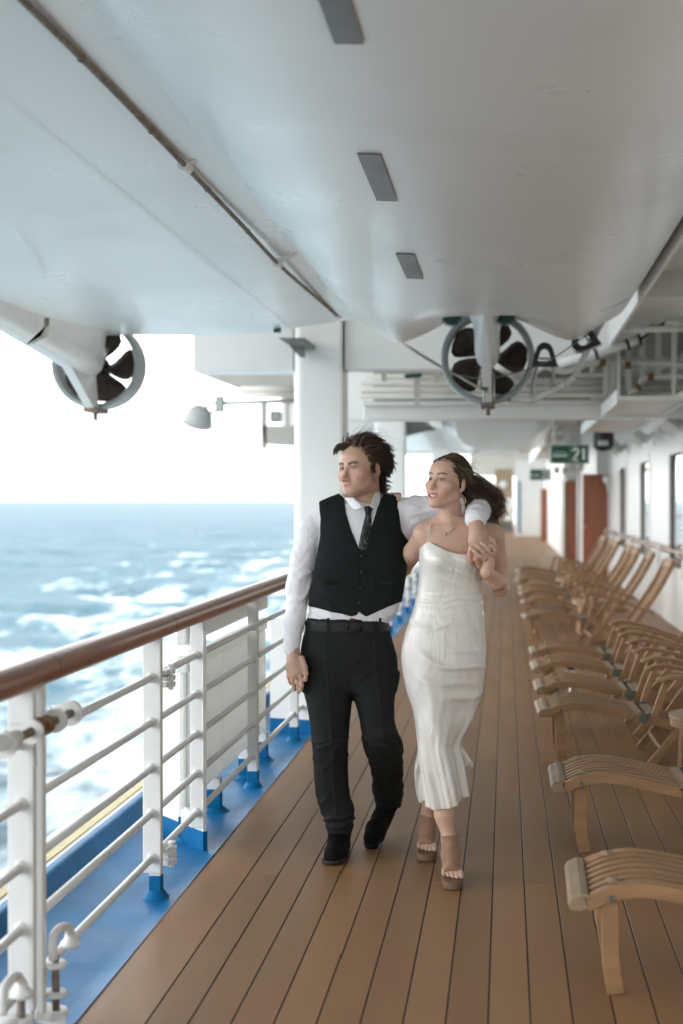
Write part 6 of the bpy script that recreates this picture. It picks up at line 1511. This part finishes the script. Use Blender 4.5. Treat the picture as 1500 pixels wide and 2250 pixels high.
while cnt < 430:
    th_ = math.acos(1 - rng.uniform(0, 1) * 1.5); ph = rng.uniform(-math.pi, math.pi); p, n = scalp(th_, ph, -.002)
    if not fhairy(p): continue
    cnt += 1; K = 10; pts = []; tk = tie_ + np.array([rng.normal(0, .006), rng.normal(0, .010), rng.normal(0, .022)]); lift = rng.uniform(.002, .014) * (2.0 if p[2] > .06 else .8); bow = rng.normal(0, .006)
    for k in range(K + 1):                              # slide over the skull towards the gather point
        u = k / K; q = p * (1 - u) + tk * u; e = (q - c0) / np.array([.079, .102, .088]); l_ = np.linalg.norm(e)
        q = c0 + e / l_ * np.array([.079, .102, .088]) * max(1.0, l_) * (1 + lift * 4.5 * math.sin(math.pi * min(1, u * 1.1))) + np.array([0, 0, bow * math.sin(math.pi * u)]); pts.append(q)
    pts = np.array([HW.out(x) for x in pts]); tone = rng.uniform(.6, 1.2); streak = rng.uniform() < .28
    base = (np.array([.20, .13, .078]) if streak and p[2] > .03 else np.array([.078, .048, .029])) * tone
    tp = tail_paths[rng.randint(len(tail_paths))]; off = rng.normal(0, .013, 3); wv = rng.uniform(.005, .013); wp = rng.uniform(0, 6.28); full = smoothpts(tp, 4)[: rng.randint(9, 18)]
    dk = HW.out(tk) - HW.out(tie_); full = [q + dk * (1 - .6 * i / len(full)) + off * (.4 + 1.1 * i / len(full)) + wv * np.array([math.sin(i * .8 + wp), math.cos(i * .6 + wp), math.cos(i * .8 + wp)]) * i / len(full) for i, q in enumerate(full)]
    g = np.concatenate([pts[:-1], np.array(full)])
    # smooth the bend
    for _ in range(2): g[1:-1] = .25 * g[:-2] + .5 * g[1:-1] + .25 * g[2:]
    sp = rng.normal(0, 1, (9, 3)) * .0030
    for o in sp: hw.strand(g + o * (.7 + .8 * np.linspace(0, 1, len(g))[:, None] ** 2) + rng.normal(0, .0005, g.shape), .0010, base * rng.uniform(.75, 1.3))
for it in range(70):                                     # wisps
    p, n = scalp(rng.uniform(.2, 1.3), rng.uniform(.6, 3.0)); 
    q = HW.out(p); d = np.array([.7, .2, rng.uniform(-.1, .7)]) + rng.normal(0, .25, 3); pts = []; L = rng.uniform(.03, .09)
    for k in range(9): pts.append(q); d = d + rng.normal(0, .16, 3) + np.array([.08, 0, -.10]); d /= np.linalg.norm(d); q = q + d * L / 8
    hw.strand(np.array(pts), .0006, np.array([.11, .07, .042]))
for it in range(90):
    tp = tail_paths[rng.randint(len(tail_paths))]; q = tp[rng.randint(2, 5)] + rng.normal(0, .012, 3); d = np.array([.8, .1, -.2]) + rng.normal(0, .4, 3); pts = []; cu_ = rng.uniform(.3, .7) * rng.choice([-1, 1])
    for k in range(12): pts.append(q); d = d / np.linalg.norm(d); d = d * math.cos(cu_) + np.array([-d[2], d[1], d[0]]) * math.sin(cu_) * .8 + np.array([.1, 0, -.12]); q = q + d / np.linalg.norm(d) * .0055
    hw.strand(np.array(pts), .0008, np.array([.13, .085, .05]) * rng.uniform(.6, 1.2))
hw.build('hair', 'hair', wom)
fc = Fld(); HW.E(fc, (0, -.014, .036), (.0785, .1005, .0865), 0); _cw = fc; fc2 = Fld()
def cap_w(P):
    q = HW.loc(P); d = _cw(P); lim = np.interp(q[:, 2], [-.03, 0, .03, .050, .066, .076], [-.012, .008, .028, .050, .066, .2]); return np.maximum(d, (np.maximum(q[:, 1] - lim, -(q[:, 2] + .02 + np.clip((q[:, 1] + .02) * 1.2, -.06, .08))) * HW.s).astype(f32))
fc2.add(cap_w, HW.c - .14, HW.c + .14)
V, F = extract(fc2, HW.c - np.array([.15, .15, .22]), HW.c + np.array([.26, .25, .15]), .004, 1); skin_obj('hair_undercoat', V, F, 'hair', wom, np.tile([.030, .018, .011], (len(V), 1)))

for o in bpy.data.objects:
    if '_o' in o: del o['_o']
